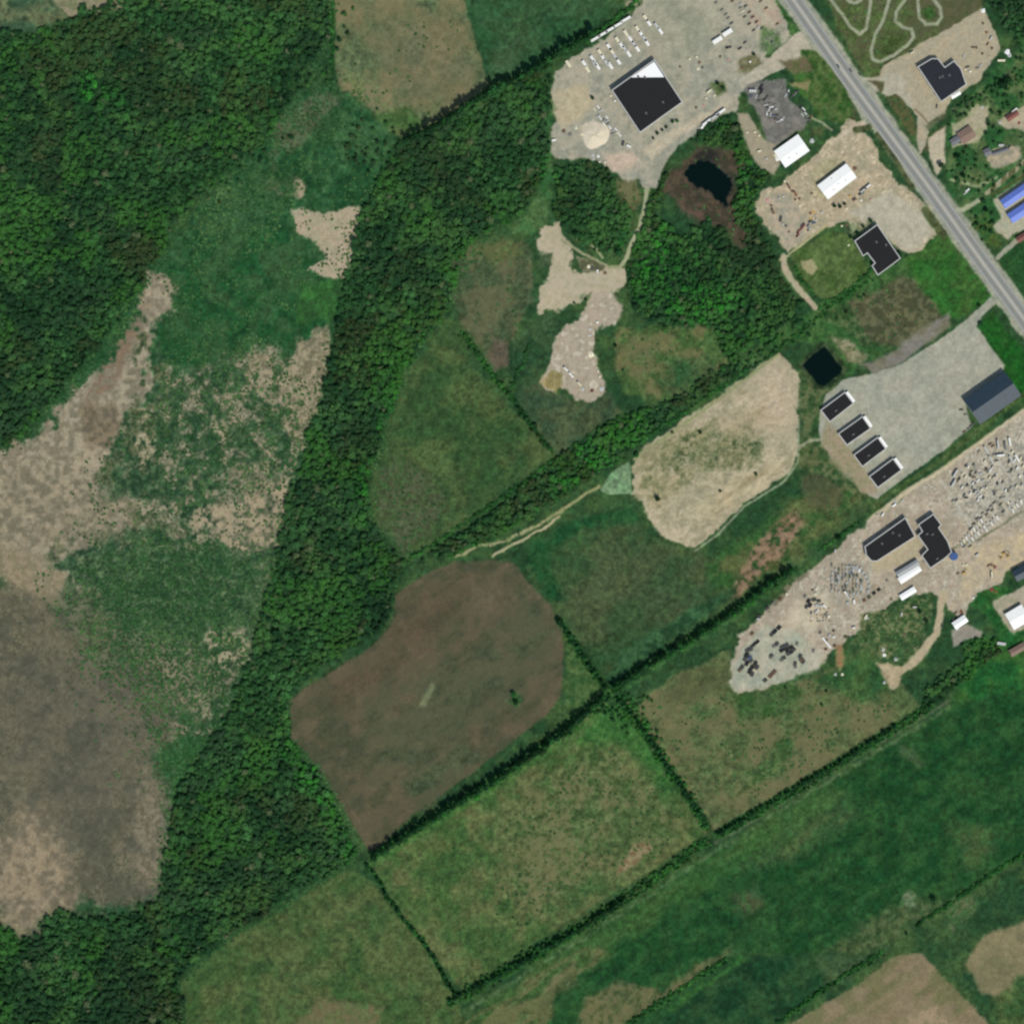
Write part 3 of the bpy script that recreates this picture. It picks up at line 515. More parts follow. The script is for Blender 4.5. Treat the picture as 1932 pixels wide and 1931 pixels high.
nz_ = n_.new('ShaderNodeTexNoise'); nz_.inputs['Scale'].default_value = .8; bp_ = n_.new('ShaderNodeBump'); bp_.inputs['Strength'].default_value = .15
l_.new(nz_.outputs[0], bp_.inputs['Height']); l_.new(bp_.outputs[0], b_.inputs['Normal'])
GM = {0: ('ground', ground_mat('grassland', nscale=.5, amp=.2)), 1: ('ploughed_field', ground_mat('ploughed_soil', amp=.12, row=-33)),
      2: ('gravel_ground', ground_mat('gravel', nscale=.9, amp=.1)), 3: ('pond', wm), 4: ('settling_pond', ground_mat('algae_water', rough=.3, amp=.05, bump=.05)),
      5: ('kart_track', ground_mat('track_surface', nscale=.9, amp=.08))}
I = np.arange(NX*NY).reshape(NY, NX)
Q = np.stack([I[:-1, :-1], I[:-1, 1:], I[1:, 1:], I[1:, :-1]], -1).reshape(-1, 4)
_q = CL[Q]; QC = np.max(np.where(_q >= 3, 0, _q), axis=1)
for _c in (3, 4): QC = np.where((_q == _c).all(1), _c, QC)
QC = np.where((_q == 5).any(1), 5, QC)
V3 = np.stack([GX.ravel(), GY.ravel(), GZ], -1)
for c, (nm, m) in GM.items():
    q = Q[QC == c]
    if not len(q): continue
    used, inv = np.unique(q, return_inverse=True); inv = inv.reshape(-1)
    me = bpy.data.meshes.new(nm); me.vertices.add(len(used)); me.vertices.foreach_set('co', V3[used].astype(np.float32).ravel())
    me.loops.add(len(q)*4); me.loops.foreach_set('vertex_index', inv.astype(np.int32))
    me.polygons.add(len(q)); me.polygons.foreach_set('loop_start', np.arange(0, len(q)*4, 4, dtype=np.int32))
    me.update(calc_edges=True)
    at = me.attributes.new('plan_colour', 'FLOAT_COLOR', 'POINT')
    at.data.foreach_set('color', np.concatenate([GLIN[used], np.ones((len(used), 1))], 1).astype(np.float32).ravel())
    me.materials.append(m); o = bpy.data.objects.new(nm, me); col.objects.link(o); tag(o, kind='structure')
def point_class(x, y):
    i = np.clip(np.searchsorted(gx, (np.asarray(x)-CX)*M_PER), 0, NX-1); j = np.clip(np.searchsorted(gy, (CY-np.asarray(y))*M_PER), 0, NY-1)
    return CL[j*NX+i]

# ---------------------------------------------------------------- road
ROAD = [(1380,-165),(1497,0),(1593,137),(1606,155),(1754,355),(1845,483),(1925,592),(2060,780)]
def strip(name, pts, off, width, z, m, kind='structure', dash=None, thick=None):
    P = [Vector(W(p)) for p in pts]; mb = MB(); L_ = []; acc = 0
    seg = []
    for a, b in zip(P[:-1], P[1:]):
        n = max(1, int((b-a).length/(dash[0] if dash else 12)));
        for i in range(n): seg.append(a.lerp(b, i/n))
    seg.append(P[-1]); nrm = []
    for i in range(len(seg)):
        d = (seg[min(i+1, len(seg)-1)]-seg[max(i-1, 0)]).normalized(); nrm.append(Vector((-d.y, d.x)))
    for i in range(len(seg)-1):
        if dash and i % 3: continue
        a, b = seg[i], seg[i+1]; na, nb = nrm[i], nrm[i+1]
        q = [a+na*(off-width/2), b+nb*(off-width/2), b+nb*(off+width/2), a+na*(off+width/2)]
        if thick: mb.prism([(v.x, v.y) for v in q], z-thick, z, True)
        else: mb.add([(v.x, v.y, z) for v in q], [(0, 1, 2, 3)])
    o = mb.build(name, m); tag(o, kind=kind); return o
M_ASPH = mat('asphalt', (132,134,130), .9, nscale=.15, namp=.07)
M_ASPH2 = mat('worn_asphalt', (150,150,142), .9, nscale=.2, namp=.07)
M_LANE = mat('worn_centre_lane', (168,168,162), .9, nscale=.25, namp=.06)
M_WHITE = mat('road_paint_white', (225,225,220), .6, namp=.08); M_YEL = mat('road_paint_yellow', (214,170,70), .6, namp=.08)
strip('road', ROAD, 0, 18.5, .10, M_ASPH2)
strip('road_lane', ROAD, 4.6, 5.2, .115, M_ASPH); strip('road_lane', ROAD, -4.6, 5.2, .115, M_ASPH)
strip('centre_lane', ROAD, 0, 3.4, .13, M_LANE)
for off, m in ((7.4, M_WHITE), (-7.4, M_WHITE), (1.75, M_YEL), (-1.75, M_YEL)): strip('road_marking', ROAD, off, .15, .15, m)
# ---------------------------------------------------------------- buildings
def area(p): return sum(p[i][0]*p[(i+1) % len(p)][1]-p[(i+1) % len(p)][0]*p[i][1] for i in range(len(p)))/2
def offset(p, d):
    n = len(p); out = []
    for i in range(n):
        a, b, c = Vector(p[i-1]), Vector(p[i]), Vector(p[(i+1) % n]); e1 = (b-a).normalized(); e2 = (c-b).normalized()
        n1 = Vector((e1.y, -e1.x)); n2 = Vector((e2.y, -e2.x)); m = (n1+n2); k = m.length
        m = m.normalized() if k > .2 else n1; dd = min(d/max(m.dot(n1), .4), 2.2*d) if d > 0 else max(d/max(m.dot(n1), .4), 2.2*d)
        out.append((b.x+m.x*dd, b.y+m.y*dd))
    return out
M_ROOF_D = mat('footprint_black_roof', (43,43,44), .95, spec=.05, nscale=.25, namp=.07, bump=.2)  # black copies the footprint fill drawn over these roofs, not their own colour
M_ROOF_D2 = mat('dark_slate_roof', (46,48,54), .9, spec=.1, nscale=.3, namp=.12, bump=.2)
M_PARA = mat('parapet_capping', (196,196,194), .7, nscale=.5, namp=.05)
M_WALL = mat('light_cladding', (190,188,180), .7, nscale=.4, namp=.06, stripes=('X', 1.2))
M_WALL2 = mat('tan_cladding', (160,148,126), .8, nscale=.4, namp=.06)
M_WHITE_R = mat('white_metal_roof', (246,246,244), .55, nscale=.3, namp=.035, stripes=('X', .6))
M_GREY_R = mat('grey_metal_roof', (150,154,156), .55, nscale=.3, namp=.06, stripes=('X', .6))
M_NAVY_R = mat('navy_metal_roof', (48,64,76), .5, nscale=.2, namp=.12, stripes=('X', .6))
M_BLUE_R = mat('blue_metal_roof', (104,128,208), .5, nscale=.2, namp=.08, stripes=('X', .6))
M_BROWN_R = mat('brown_shingle', (134,112,100), .9, nscale=.6, namp=.14)
M_RED_R = mat('red_shingle', (128,84,76), .9, nscale=.6, namp=.15)
M_SLATE_R = mat('grey_shingle', (112,114,118), .9, nscale=.6, namp=.12)
M_DOOR = mat('door_paint', (96,98,100), .6, namp=.05); M_GLASS = mat('window_glass', (40,50,58), .1, spec=.6, namp=.05)
M_UNIT = mat('rooftop_unit_metal', (92,92,92), .6, namp=.05); M_UNITW = mat('rooftop_unit_light', (200,200,198), .6, namp=.05)
M_DARK = mat('dark_rubber', (34,34,34), .9, namp=.1)
def wall_openings(root, poly, h, seed, big=True):
    """garage doors, entrance doors and windows standing 3 cm proud of the walls"""
    rnd = random.Random(seed); n = len(poly); edges = sorted(range(n), key=lambda i: -(Vector(poly[(i+1) % n])-Vector(poly[i])).length)
    for q, i in enumerate(edges[:3]):
        a, b = Vector(poly[i]), Vector(poly[(i+1) % n]); e = (b-a); Ln = e.length; e.normalize(); nr = Vector((e.y, -e.x)); rz = math.atan2(e.y, e.x)
        if Ln < 8: continue
        k = int(Ln/7); dw = 4.0 if big and h > 4.6 else 2.6
        for j in range(k):
            c = a+e*((j+.5)*Ln/k)+nr*.03
            if q == 0 and j % 2 == 0:
                mb = MB().box(c.x, c.y, 0.05, dw, .12, min(h-.8, 4.0 if big else 2.3), rz=rz); mb.build('garage_door' if big else 'garage_door', M_DOOR, root)
            elif j % 2: 
                mb = MB().box(c.x, c.y, 1.1, 1.6, .1, 1.2, rz=rz); mb.build('window', M_GLASS, root)
        c = a+e*(Ln*.06+1)+nr*.04; MB().box(c.x, c.y, .02, 1.0, .12, 2.1, rz=rz).build('door', M_UNIT, root)
def flat_building(name, label, polyD, h, units=3, roof=None, wall=None, group=None, extra=None, seed=0, unit_mat=None):
    P = [W(p) for p in polyD]
    if area(P) < 0: P = P[::-1]
    c = (sum(p[0] for p in P)/len(P), sum(p[1] for p in P)/len(P)); P = [(x-c[0], y-c[1]) for x, y in P]
    root = empty(name, (c[0], c[1], 0)); tag(root, label, 'building', group)
    out = offset(P, .95); wl_ = offset(P, .8)
    mb = MB().prism(wl_, -.3, h-.02, False); mb.build('wall', wall or M_WALL, root)
    rf = MB().prism(P, h-.3, h+.0).build('roof', roof or M_ROOF_D, root)
    MB().ring(P, out, h-.35, h+.55).build('parapet', M_PARA, root)
    rnd = random.Random(seed+len(P)); tries = 0; k = 0
    e = Vector(P[1])-Vector(P[0]); rz = math.atan2(e.y, e.x)
    while k < units and tries < 300:
        tries += 1; x = rnd.uniform(min(p[0] for p in P), max(p[0] for p in P)); y = rnd.uniform(min(p[1] for p in P), max(p[1] for p in P))
        if sdist(np.array([x]), np.array([y]), P)[0] > 3:
            mb = MB().box(x, y, h, 3.0, 2.0, 1.3, rz=rz); mb.cyl((x, y), .7, h+1.3, h+1.5, 12); mb.build('rooftop_unit', unit_mat or M_UNIT, rf); k += 1
    wall_openings(root, wl_, h, seed)
    return root, c, P, h
def gable(name, label, rect, h, rise, roof, wall=None, over=.4, group=None, seed=1, cat='building', big=True, ridge_cap=None, units=0):
    """rect: four plan corners, first edge along the ridge"""
    P = [Vector(W(p)) for p in rect]
    if area([(p.x, p.y) for p in P]) < 0: P = [P[1], P[0], P[3], P[2]]
    c = sum(P, Vector((0, 0)))/4; e = ((P[1]-P[0])+(P[2]-P[3])).normalized(); f = Vector((-e.y, e.x))
    lx = ((P[1]-P[0]).length+(P[2]-P[3]).length)/4; ly = ((P[3]-P[0]).length+(P[2]-P[1]).length)/4
    root = empty(name, (c.x, c.y, 0), math.atan2(e.y, e.x)); tag(root, label, cat, group)
    wb = MB(); a, b = lx, ly
    wb.add([(-a, -b, -.3), (a, -b, -.3), (a, b, -.3), (-a, b, -.3), (-a, -b, h), (a, -b, h), (a, b, h), (-a, b, h), (-a, 0, h+rise-.02), (a, 0, h+rise-.02)],
           [(0, 1, 5, 4), (2, 3, 7, 6), (1, 2, 6, 9, 5), (3, 0, 4, 8, 7)]); wb.build('wall', wall or M_WALL, root)
    rb = MB(); A, B = a+over, b+over; dz = rise*over/b; t = .18
    pr = [(-B, h-dz), (0, h+rise), (B, h-dz)]
    vs = [];
    for x in (-A, A):
        vs += [(x, y, z+t) for y, z in pr]+[(x, y, z) for y, z in pr]
    rb.add(vs, [(0, 6, 7, 1), (1, 7, 8, 2), (3, 4, 10, 9), (4, 5, 11, 10), (0, 1, 4, 3), (1, 2, 5, 4), (6, 9, 10, 7), (7, 10, 11, 8), (0, 3, 9, 6), (2, 8, 11, 5)])
    rf = rb.build('roof', roof, root)
    MB().box(0, 0, h+rise+t-.03, 2*A+.02, .5, .1).build('ridge_cap', ridge_cap or roof, rf)
    rnd = random.Random(seed)
    for k in range(units):
        x = rnd.uniform(-a*.8, a*.8); y = rnd.choice([-1, 1])*b*rnd.uniform(.3, .7); z = h+rise*(1-abs(y)/b)
        MB().box(x, y, z, 1.2, 1.2, 1.0).build('roof_vent', M_UNITW, rf)
    wall_openings(root, [(-a, -b), (a, -b), (a, b), (-a, b)], h, seed, big)
    return root
B1 = [(1155.5,172.2),(1207.3,250.3),(1285.5,194.0),(1234.0,115.8)]
r1, c1, P1, h1 = flat_building('warehouse', 'large square warehouse, black roof with white corner, beside the camper rows', B1, 8.0, 4, seed=2)
tri = [W(p) for p in ((1188,148.5),(1234,116.6),(1254.5,148.5))]; tri = [(x-c1[0], y-c1[1]) for x, y in tri]
if area(tri) < 0: tri = tri[::-1]
MB().prism(offset(tri, -.6), h1+.02, h1+.2).build('roof_panel', M_WHITE_R, r1)
flat_building('commercial_building', 'black-roofed notched building near the northeast corner, east of the highway', TP('n', (938,985),(1268,1478),(1622,1235),(1545,1010),(1450,905),(1318,1000),(1215,870),(1130,870)), 6.0, 3, seed=3, roof=M_ROOF_D2)
flat_building('office_building', 'black-roofed stepped building on the round green lawn beside the highway car park',
              TP('e', (1600,1255),(1715,1460),(1775,1415),(1897,1573),(1852,1612))+TP('E', (825,140),(988,18))+TP('N', (818,1703)), 6.0, 2, seed=4)
names = ['northernmost of the four black-roofed sheds in a row, nearest the dark square pond',
         'second from the north of the four black-roofed sheds in a row on the gravel lot',
         'third from the north of the four black-roofed sheds in a row on the gravel lot',
         'southernmost of the four black-roofed sheds in a row, nearest the storage yard']
SH = [((400,1162),(575,1032),(635,1110),(463,1245)), ((532,1340),(707,1215),(765,1298),(592,1420)), ((648,1500),(822,1372),(880,1452),(708,1582)), ((765,1662),(938,1532),(997,1612),(825,1740))]
for nm, s in zip(names, SH):
    rt, cc, PP, hh = flat_building('storage_shed', nm, TP('E', *s), 4.2, 1, group='black-roofed sheds in a row on the gravel lot', seed=5)
    ne = sorted(PP, key=lambda p: -p[0])[:2]; nn = [p for p in PP if p[1] == max(q[1] for q in PP)][0]; ee = [p for p in PP if p[0] == max(q[0] for q in PP)][0]
    a = Vector(nn); b = Vector(ee); d = (b-a).normalized(); o = Vector((-d.y, d.x)); o = o if o.x > 0 else -o
    q = [a+o*1.2+d*.6, b+o*1.2-d*.2, b+o*4.2-d*.2, a+o*4.2+d*.6]; q = [(v.x, v.y) for v in q]
    if area(q) < 0: q = q[::-1]
    MB().prism(q, 3.3, 3.5).build('canopy', M_WHITE_R, rt)
    for v in (q[0], q[1], q[2], q[3]): MB().box(v[0]*.985, v[1]*.985, -.1, .2, .2, 3.35).build('post', M_PARA, rt)
flat_building('long_shed', 'long black-roofed shed with chamfered south-west end in the storage yard', TP('h', (458,855),(1035,445),(1170,705),(625,1055),(553,1055),(477,975)), 6.0, 3, seed=6)
flat_building('workshop', 'black-roofed workshop of stepped outline beside the chamfered long shed', TP('h', (1237,535),(1440,392),(1548,535),(1510,578),(1640,770),(1700,930),(1603,1018),(1400,1155),(1283,985),(1370,893),(1228,690),(1292,635)), 6.5, 3, seed=8)
gable('barn', 'broad white-roofed building between the grey parking area and the sandy yard', TP('d', (915,1490),(1285,1225),(1125,1000),(808,1218)), 4.6, .8, M_WHITE_R, units=2, seed=3)
gable('barn', 'long white-roofed building in the middle of the sandy yard', TP('e', (1200,640),(1622,330),(1462,132),(1056,452)), 5.5, .9, M_WHITE_R, units=4, seed=4)
gable('machine_shed', 'white metal shed with grey ribbing south of the two black-roofed storage yard buildings', TP('h', (960,1290),(1245,1110),(1205,1050),(885,1235)), 4.5, 1.0, M_GREY_R, seed=5, ridge_cap=M_PARA)
gable('machine_shed', 'bright white metal shed roof adjoining the ribbed grey shed on its south side', TP('h', (975,1400),(1262,1200),(1240,1120),(940,1310)), 4.2, .5, M_WHITE_R, seed=6)
gable('machine_shed', 'small white shed near the track, south of the bright white shed', TP('h', (985,1635),(1205,1500),(1160,1435),(965,1560)), 3.2, .5, M_WHITE_R, seed=7)
gable('warehouse', 'long navy-roofed gabled warehouse at the east edge beside the gravel lot', TP('f', (1290,1310),(1905,900),(1600,590),(1045,1005)), 7.5, 5.2, M_NAVY_R, seed=8)
gable('store', 'northern of the two blue-roofed gabled halls at the east edge', TP('o', (1655,900),(2120,590),(2040,470),(1575,800)), 5.5, 2.0, M_BLUE_R, seed=9, group='blue-roofed halls')
gable('store', 'southern of the two blue-roofed gabled halls at the east edge', TP('o', (1775,1105),(2240,810),(2140,690),(1668,1010)), 5.5, 2.0, M_BLUE_R, seed=10, group='blue-roofed halls')
gable('house', 'brown-roofed house on pale drive, south-east of the black-roofed corner building', TP('m', (1060,1450),(1235,1330),(1130,1190),(950,1305)), 3.0, 2.0, M_BROWN_R, big=False, seed=11)
gable('garage', 'slate-grey garage touching the west side of the brown-roofed house', TP('m', (900,1480),(1050,1385),(1000,1305),(850,1400)), 2.7, 1.2, M_SLATE_R, big=False, seed=12)
gable('house', 'red-roofed house near the east edge, north of the blue halls', TP('m', (1700,1130),(1860,1020),(1810,960),(1660,1060)), 3.0, 1.8, M_RED_R, big=False, seed=13)
gable('house', 'grey-roofed house on pale gravel, between the red-roofed house and blue halls', TP('m', (1360,1640),(1450,1600),(1430,1500),(1345,1540)), 3.0, 1.6, M_SLATE_R, big=False, seed=14)
gable('shed', 'small grey shed east of the grey-roofed house on pale gravel', TP('m', (1470,1620),(1700,1540),(1690,1505),(1460,1580)), 2.6, .8, M_SLATE_R, big=False, seed=15)
gable('house', 'red-roofed building at the east edge south of the blue halls', TP('o', (1850,1400),(2000,1310),(1960,1230),(1810,1340)), 3.2, 1.6, M_RED_R, big=False, seed=16)
gable('barn', 'white-roofed barn at the east edge, south of the yellow machines', TP('p', (1780,1540),(2020,1400),(1880,1180),(1650,1320)), 5.0, 1.6, M_WHITE_R, seed=17)
gable('barn', 'dark blue roofed barn at the east edge beside the yellow machines', TP('p', (1830,840),(2050,720),(1960,590),(1750,700)), 5.5, 1.8, M_NAVY_R, seed=18)
gable('shed', 'white-roofed shed at the west tip of the green thicket, south of the blue tank', TP('p', (930,1540),(1110,1420),(1060,1330),(890,1440)), 3.5, 1.2, M_WHITE_R, seed=19)
gable('house', 'pinkish-roofed house on the east edge south of the dark thicket', TP('p', (1760,1930),(1980,1800),(1900,1740),(1700,1850)), 3.2, 1.6, M_BROWN_R, big=False, seed=20)
gable('shed', 'long thin white shed beside the black-roofed corner building', TP('m', (885,800),(1010,720),(985,690),(870,755)), 2.8, .5, M_WHITE_R, big=False, seed=21)
# storage tank
root = empty('storage_tank', (*W(T('p', 905, 480)), 0)); tag(root, 'round storage tank with blue top beside the stepped black-roofed workshop', 'tank')
MB().cyl((0, 0), 4.6, -.2, 6.2, 32).build('tank_body', mat('tank_paint', (200,200,196), .5), root)
MB().cyl((0, 0), 4.75, 6.2, 6.6, 32, r2=3.6).build('tank_lid', mat('tank_lid_blue', (58,88,140), .5), root)

# ---------------------------------------------------------------- vehicles and stored goods
M_BODY = mat('painted_body', (255,255,255), .45, spec=.4, nscale=.8, namp=.05, objcol=True)
M_TIRE = mat('tyre_rubber', (36,36,36), .9, namp=.1); M_RIM = mat('wheel_rim', (150,150,150), .4, metal=.5)
M_GOODS = mat('stacked_goods', (255,255,255), .85, nscale=1.2, namp=.25, bump=.5, objcol=True)
M_LAMP = mat('lamp_glass', (220,214,200), .3); M_TAIL = mat('tail_lamp', (140,30,24), .4); M_WOOD = mat('timber', (150,124,92), .85, namp=.2)
COL = {'white': (240,240,236), 'cream': (226,220,190), 'silver': (188,190,188), 'grey': (124,124,118), 'dark grey': (78,80,78), 'black': (42,44,44), 'brown': (112,90,72),
       'red': (140,62,64), 'maroon': (104,62,62), 'blue': (78,96,124), 'yellow': (206,166,80), 'green': (84,104,80), 'tan': (178,160,132), 'rusty': (126,88,62), 'olive': (96,96,68), 'pink': (196,150,146)}
def wheel(root, x, y, r=.35, w=.24):
    o = MB().cyl((x, r), r, y-w/2, y+w/2, 14, axis='y').build('wheel', M_TIRE, root)
    s = 1 if y > 0 else -1
    MB().cyl((x, r), r*.55, y+s*(w/2)-.01, y+s*(w/2)+.03, 10, axis='y').build('rim', M_RIM, o)
def proto_car():
    r = empty('parked_car', (0, 0, 0))
    mb = MB().box(0, 0, .32, 4.6, 1.82, .5, top=(.985, .95)).box(1.5, 0, .8, 1.45, 1.68, .14, top=(.9, .9)).box(-1.85, 0, .8, .85, 1.66, .16, top=(.9, .9)).box(-.35, 0, 1.36, 1.7, 1.3, .07)
    mb.box(2.32, 0, .35, .1, 1.7, .3).box(-2.32, 0, .35, .1, 1.7, .32)
    mb.build('body', M_BODY, r, .05)
    MB().box(-.3, 0, .8, 2.6, 1.6, .56, top=(.66, .84)).build('window_glass', M_GLASS, r)
    for sx in (1.42, -1.4):
        for sy in (.8, -.8): wheel(r, sx, sy, .33)
    for sy in (.62, -.62):
        MB().box(2.36, sy, .6, .06, .36, .16).build('headlight', M_LAMP, r); MB().box(-2.36, sy, .62, .06, .32, .16).build('tail_light', M_TAIL, r)
    return r
def proto_pickup():
    r = empty('pickup_truck', (0, 0, 0))
    MB().box(0, 0, .42, 5.5, 1.95, .55, top=(.99, .95)).box(1.95, 0, .95, 1.45, 1.8, .14, top=(.92, .92)).box(.35, 0, 1.56, 1.3, 1.45, .07).box(-1.65, .86, .95, 2.1, .1, .3).box(-1.65, -.86, .95, 2.1, .1, .3).box(-2.7, 0, .95, .1, 1.8, .3).build('body', M_BODY, r, .05)
    MB().box(.35, 0, .95, 2.0, 1.72, .62, top=(.7, .84)).build('window_glass', M_GLASS, r)
    MB().box(-1.65, 0, .96, 2.0, 1.6, .03).build('truck_bed', M_DARK, r)
    for sx in (1.75, -1.7):
        for sy in (.86, -.86): wheel(r, sx, sy, .38)
    for sy in (.66, -.66):
        MB().box(2.76, sy, .75, .06, .36, .18).build('headlight', M_LAMP, r)
    return r
def proto_camper():
    r = empty('camper_trailer', (0, 0, 0))
    MB().box(0, 0, .55, 8.0, 2.5, 2.3, top=(.975, .96)).box(4.1, 0, .7, .5, 2.4, 1.5, top=(.4, .9)).build('body', M_BODY, r, .09)
    MB().box(-.5, 0, 2.84, 1.0, .75, .28, top=(.8, .8)).build('air_conditioner', M_UNITW, r)
    for x in (2.2, -2.6): MB().box(x, 0, 2.84, .42, .42, .12).build('roof_vent', M_UNIT, r)
    for x in (-2.8, 2.4): MB().box(x, -1.25, 1.5, 1.1, .06, .6).build('window', M_GLASS, r)
    MB().box(.6, -1.25, .75, .7, .06, 1.85).build('door', M_PARA, r)
    MB().box(5.0, .35, .5, 1.4, .09, .1, rz=-.38).box(5.0, -.35, .5, 1.4, .09, .1, rz=.38).build('hitch', M_UNIT, r)
    MB().cyl((5.5, 0), .06, 0, .5, 8).build('hitch_jack', M_UNIT, r)
    for sx in (-.3, -1.2):
        for sy in (1.12, -1.12): wheel(r, sx, sy, .35)
    return r
def proto_semi():
    r = empty('box_trailer', (0, 0, 0))
    MB().box(0, 0, 1.1, 12.4, 2.55, 2.75).build('box_body', M_BODY, r, .04)
    mb = MB()
    for k in range(13): mb.box(-6.0+k*1.0, 0, 3.85, .07, 2.5, .04)
    mb.build('roof_bow', M_PARA, r)
    MB().box(0, 0, .85, 11.8, 1.0, .24).build('chassis', M_UNIT, r)
    MB().box(-6.22, .62, 1.15, .05, 1.15, 2.6).build('rear_door', M_PARA, r); MB().box(-6.22, -.62, 1.15, .05, 1.15, 2.6).build('rear_door', M_PARA, r)
    for sx in (-4.2, -5.4):
        for sy in (1.05, -1.05): wheel(r, sx, sy, .5, .5)
    for sy in (.7, -.7): MB().box(3.6, sy, 0, .14, .14, 1.0).build('landing_leg', M_UNIT, r)
    return r
def proto_container():
    r = empty('shipping_container', (0, 0, 0)); mb = MB().box(0, 0, .12, 6.06, 2.4, 2.42)
    for k in range(22):
        x = -2.85+k*.27
        mb.box(x, 1.21, .3, .12, .05, 2.1).box(x, -1.21, .3, .12, .05, 2.1).box(x, 0, 2.54, .12, 2.2, .03)
    mb.build('container_body', M_BODY, r)
    MB().box(3.05, .6, .2, .05, 1.12, 2.3).build('door', M_BODY, r); MB().box(3.05, -.6, .2, .05, 1.12, 2.3).build('door', M_BODY, r)
    mb = MB()
    for sx in (2.95, -2.95):
        for sy in (1.14, -1.14): mb.box(sx, sy, 0, .2, .2, 2.62)
    mb.build('corner_post', M_BODY, r)
    return r
def proto_stack():
    r = empty('material_stack', (0, 0, 0)); rnd = random.Random(4)
    for k in range(3):
        mb = MB(); y0 = (k-1)*1.15
        for lay in range(4):
            for j in range(4): mb.box(rnd.uniform(-.12, .12), y0+(j-1.5)*.26, .14+lay*.36, 4.6+rnd.uniform(-.3, .3), .22, .3, rz=rnd.uniform(-.01, .01))
        mb.build('bundle', M_GOODS, r)
        for x in (-1.5, 1.5): MB().box(x, y0, 0, .12, 1.1, .13).build('spacer', M_WOOD, r)
    return r
def blob_mesh(seed, rx, ry, h, rough=.35, seg=20, rings=6):
    rnd = np.random.default_rng(seed); ph = rnd.random(8)*6.28; vs = []; fs = []
    for k in range(rings+1):
        t = k/rings
        for i in range(seg):
            a = 2*math.pi*i/seg; w = 1+rough*.5*(math.sin(2*a+ph[0])*.5+math.sin(3*a+ph[1])*.4+math.sin(5*a+ph[2]*1)*.25)
            rr = (1-t)*w; z = h*(1-(1-t)**1.6)*(1+rough*.4*math.sin(4*a+ph[3]+3*t))*(1 if k < rings else 1)-(.15 if k == 0 else 0)
            vs.append((rx*rr*math.cos(a)+rnd.normal()*.05*rx*rough, ry*rr*math.sin(a)+rnd.normal()*.05*ry*rough, z))
    for k in range(rings):
        for i in range(seg): j = (i+1) % seg; fs.append((k*seg+i, k*seg+j, (k+1)*seg+j, (k+1)*seg+i))
    return MB().add(vs, fs)
def proto_pile():
    """heap of scrap: an uneven mound with boards, drums and offcuts on it"""
    r = empty('scrap_pile', (0, 0, 0)); rnd = random.Random(9)
    blob_mesh(5, 1.9, 1.5, .7, .6).build('mound', M_GOODS, r)
    mb = MB()
    for k in range(16):
        x, y = rnd.uniform(-1.5, 1.5), rnd.uniform(-1.2, 1.2); z = max(0, .62*(1-math.hypot(x/1.9, y/1.5)))
        mb.box(x, y, z, rnd.uniform(.5, 1.8), rnd.uniform(.15, .5), rnd.uniform(.15, .45), rz=rnd.uniform(0, 3))
    mb.build('offcuts', M_GOODS, r)
    return r
def proto_drum():
    r = empty('crate', (0, 0, 0)); mb = MB().box(0, 0, .12, 2.2, 1.8, 1.4)
    for k in range(5): mb.box(-.9+k*.45, 0, 1.52, .3, 1.78, .05)
    mb.build('crate_body', M_GOODS, r)
    for y in (-.7, 0, .7): MB().box(0, y, 0, 2.2, .14, .12).build('pallet_runner', M_WOOD, r)
    return r
def proto_excavator():
    r = empty('excavator', (0, 0, 0))
    for s in (1, -1): MB().box(0, s*1.1, 0, 4.2, .55, .85, top=(.85, 1)).build('track', M_TIRE, r)
    MB().cyl((0, 0), .7, .7, 1.1, 16).build('turntable', M_UNIT, r)
    b = MB().box(-.7, 0, 1.1, 2.8, 2.3, .95, top=(.95, .95)).build('engine_housing', M_BODY, r, .06)
    MB().box(.9, .65, 1.1, 1.4, .95, 1.7, top=(.8, .9)).build('cab', M_GLASS, r)
    bm_ = MB(); bm_.add([(1.0, -.5, 1.5), (1.0, -.15, 1.5), (1.5, -.15, 1.3), (1.5, -.5, 1.3), (3.6, -.5, 3.4), (3.6, -.15, 3.4), (3.8, -.15, 2.9), (3.8, -.5, 2.9)], [(0, 1, 5, 4), (1, 2, 6, 5), (2, 3, 7, 6), (3, 0, 4, 7), (4, 5, 6, 7), (0, 3, 2, 1)])
    bm_.build('boom', M_BODY, r)
    s_ = MB(); s_.add([(3.5, -.5, 3.3), (3.5, -.15, 3.3), (3.9, -.15, 3.2), (3.9, -.5, 3.2), (5.0, -.5, 1.0), (5.0, -.15, 1.0), (5.2, -.15, 1.2), (5.2, -.5, 1.2)], [(0, 1, 5, 4), (1, 2, 6, 5), (2, 3, 7, 6), (3, 0, 4, 7), (4, 5, 6, 7), (0, 3, 2, 1)])
    s_.build('stick', M_BODY, r); MB().box(5.1, -.32, .1, .8, 1.0, .9, top=(.6, 1)).build('bucket', M_UNIT, r)
    return r
PROTO = {}
MAKE = {'car': (proto_car, 'parked_car', 'car'), 'pickup': (proto_pickup, 'pickup_truck', 'pickup truck'), 'camper': (proto_camper, 'camper_trailer', 'camper'),
        'semi': (proto_semi, 'box_trailer', 'trailer'), 'container': (proto_container, 'shipping_container', 'container'), 'stack': (proto_stack, 'material_stack', 'stack'),
        'pile': (proto_pile, 'scrap_pile', 'pile'), 'crate': (proto_drum, 'crate', 'crate'), 'excavator': (proto_excavator, 'excavator', 'excavator')}
WORD = {'car': 'car', 'pickup': 'pickup truck', 'camper': 'camper trailer', 'semi': 'box trailer', 'container': 'container', 'stack': 'bundle stack', 'pile': 'scrap heap', 'crate': 'crate', 'excavator': 'excavator'}
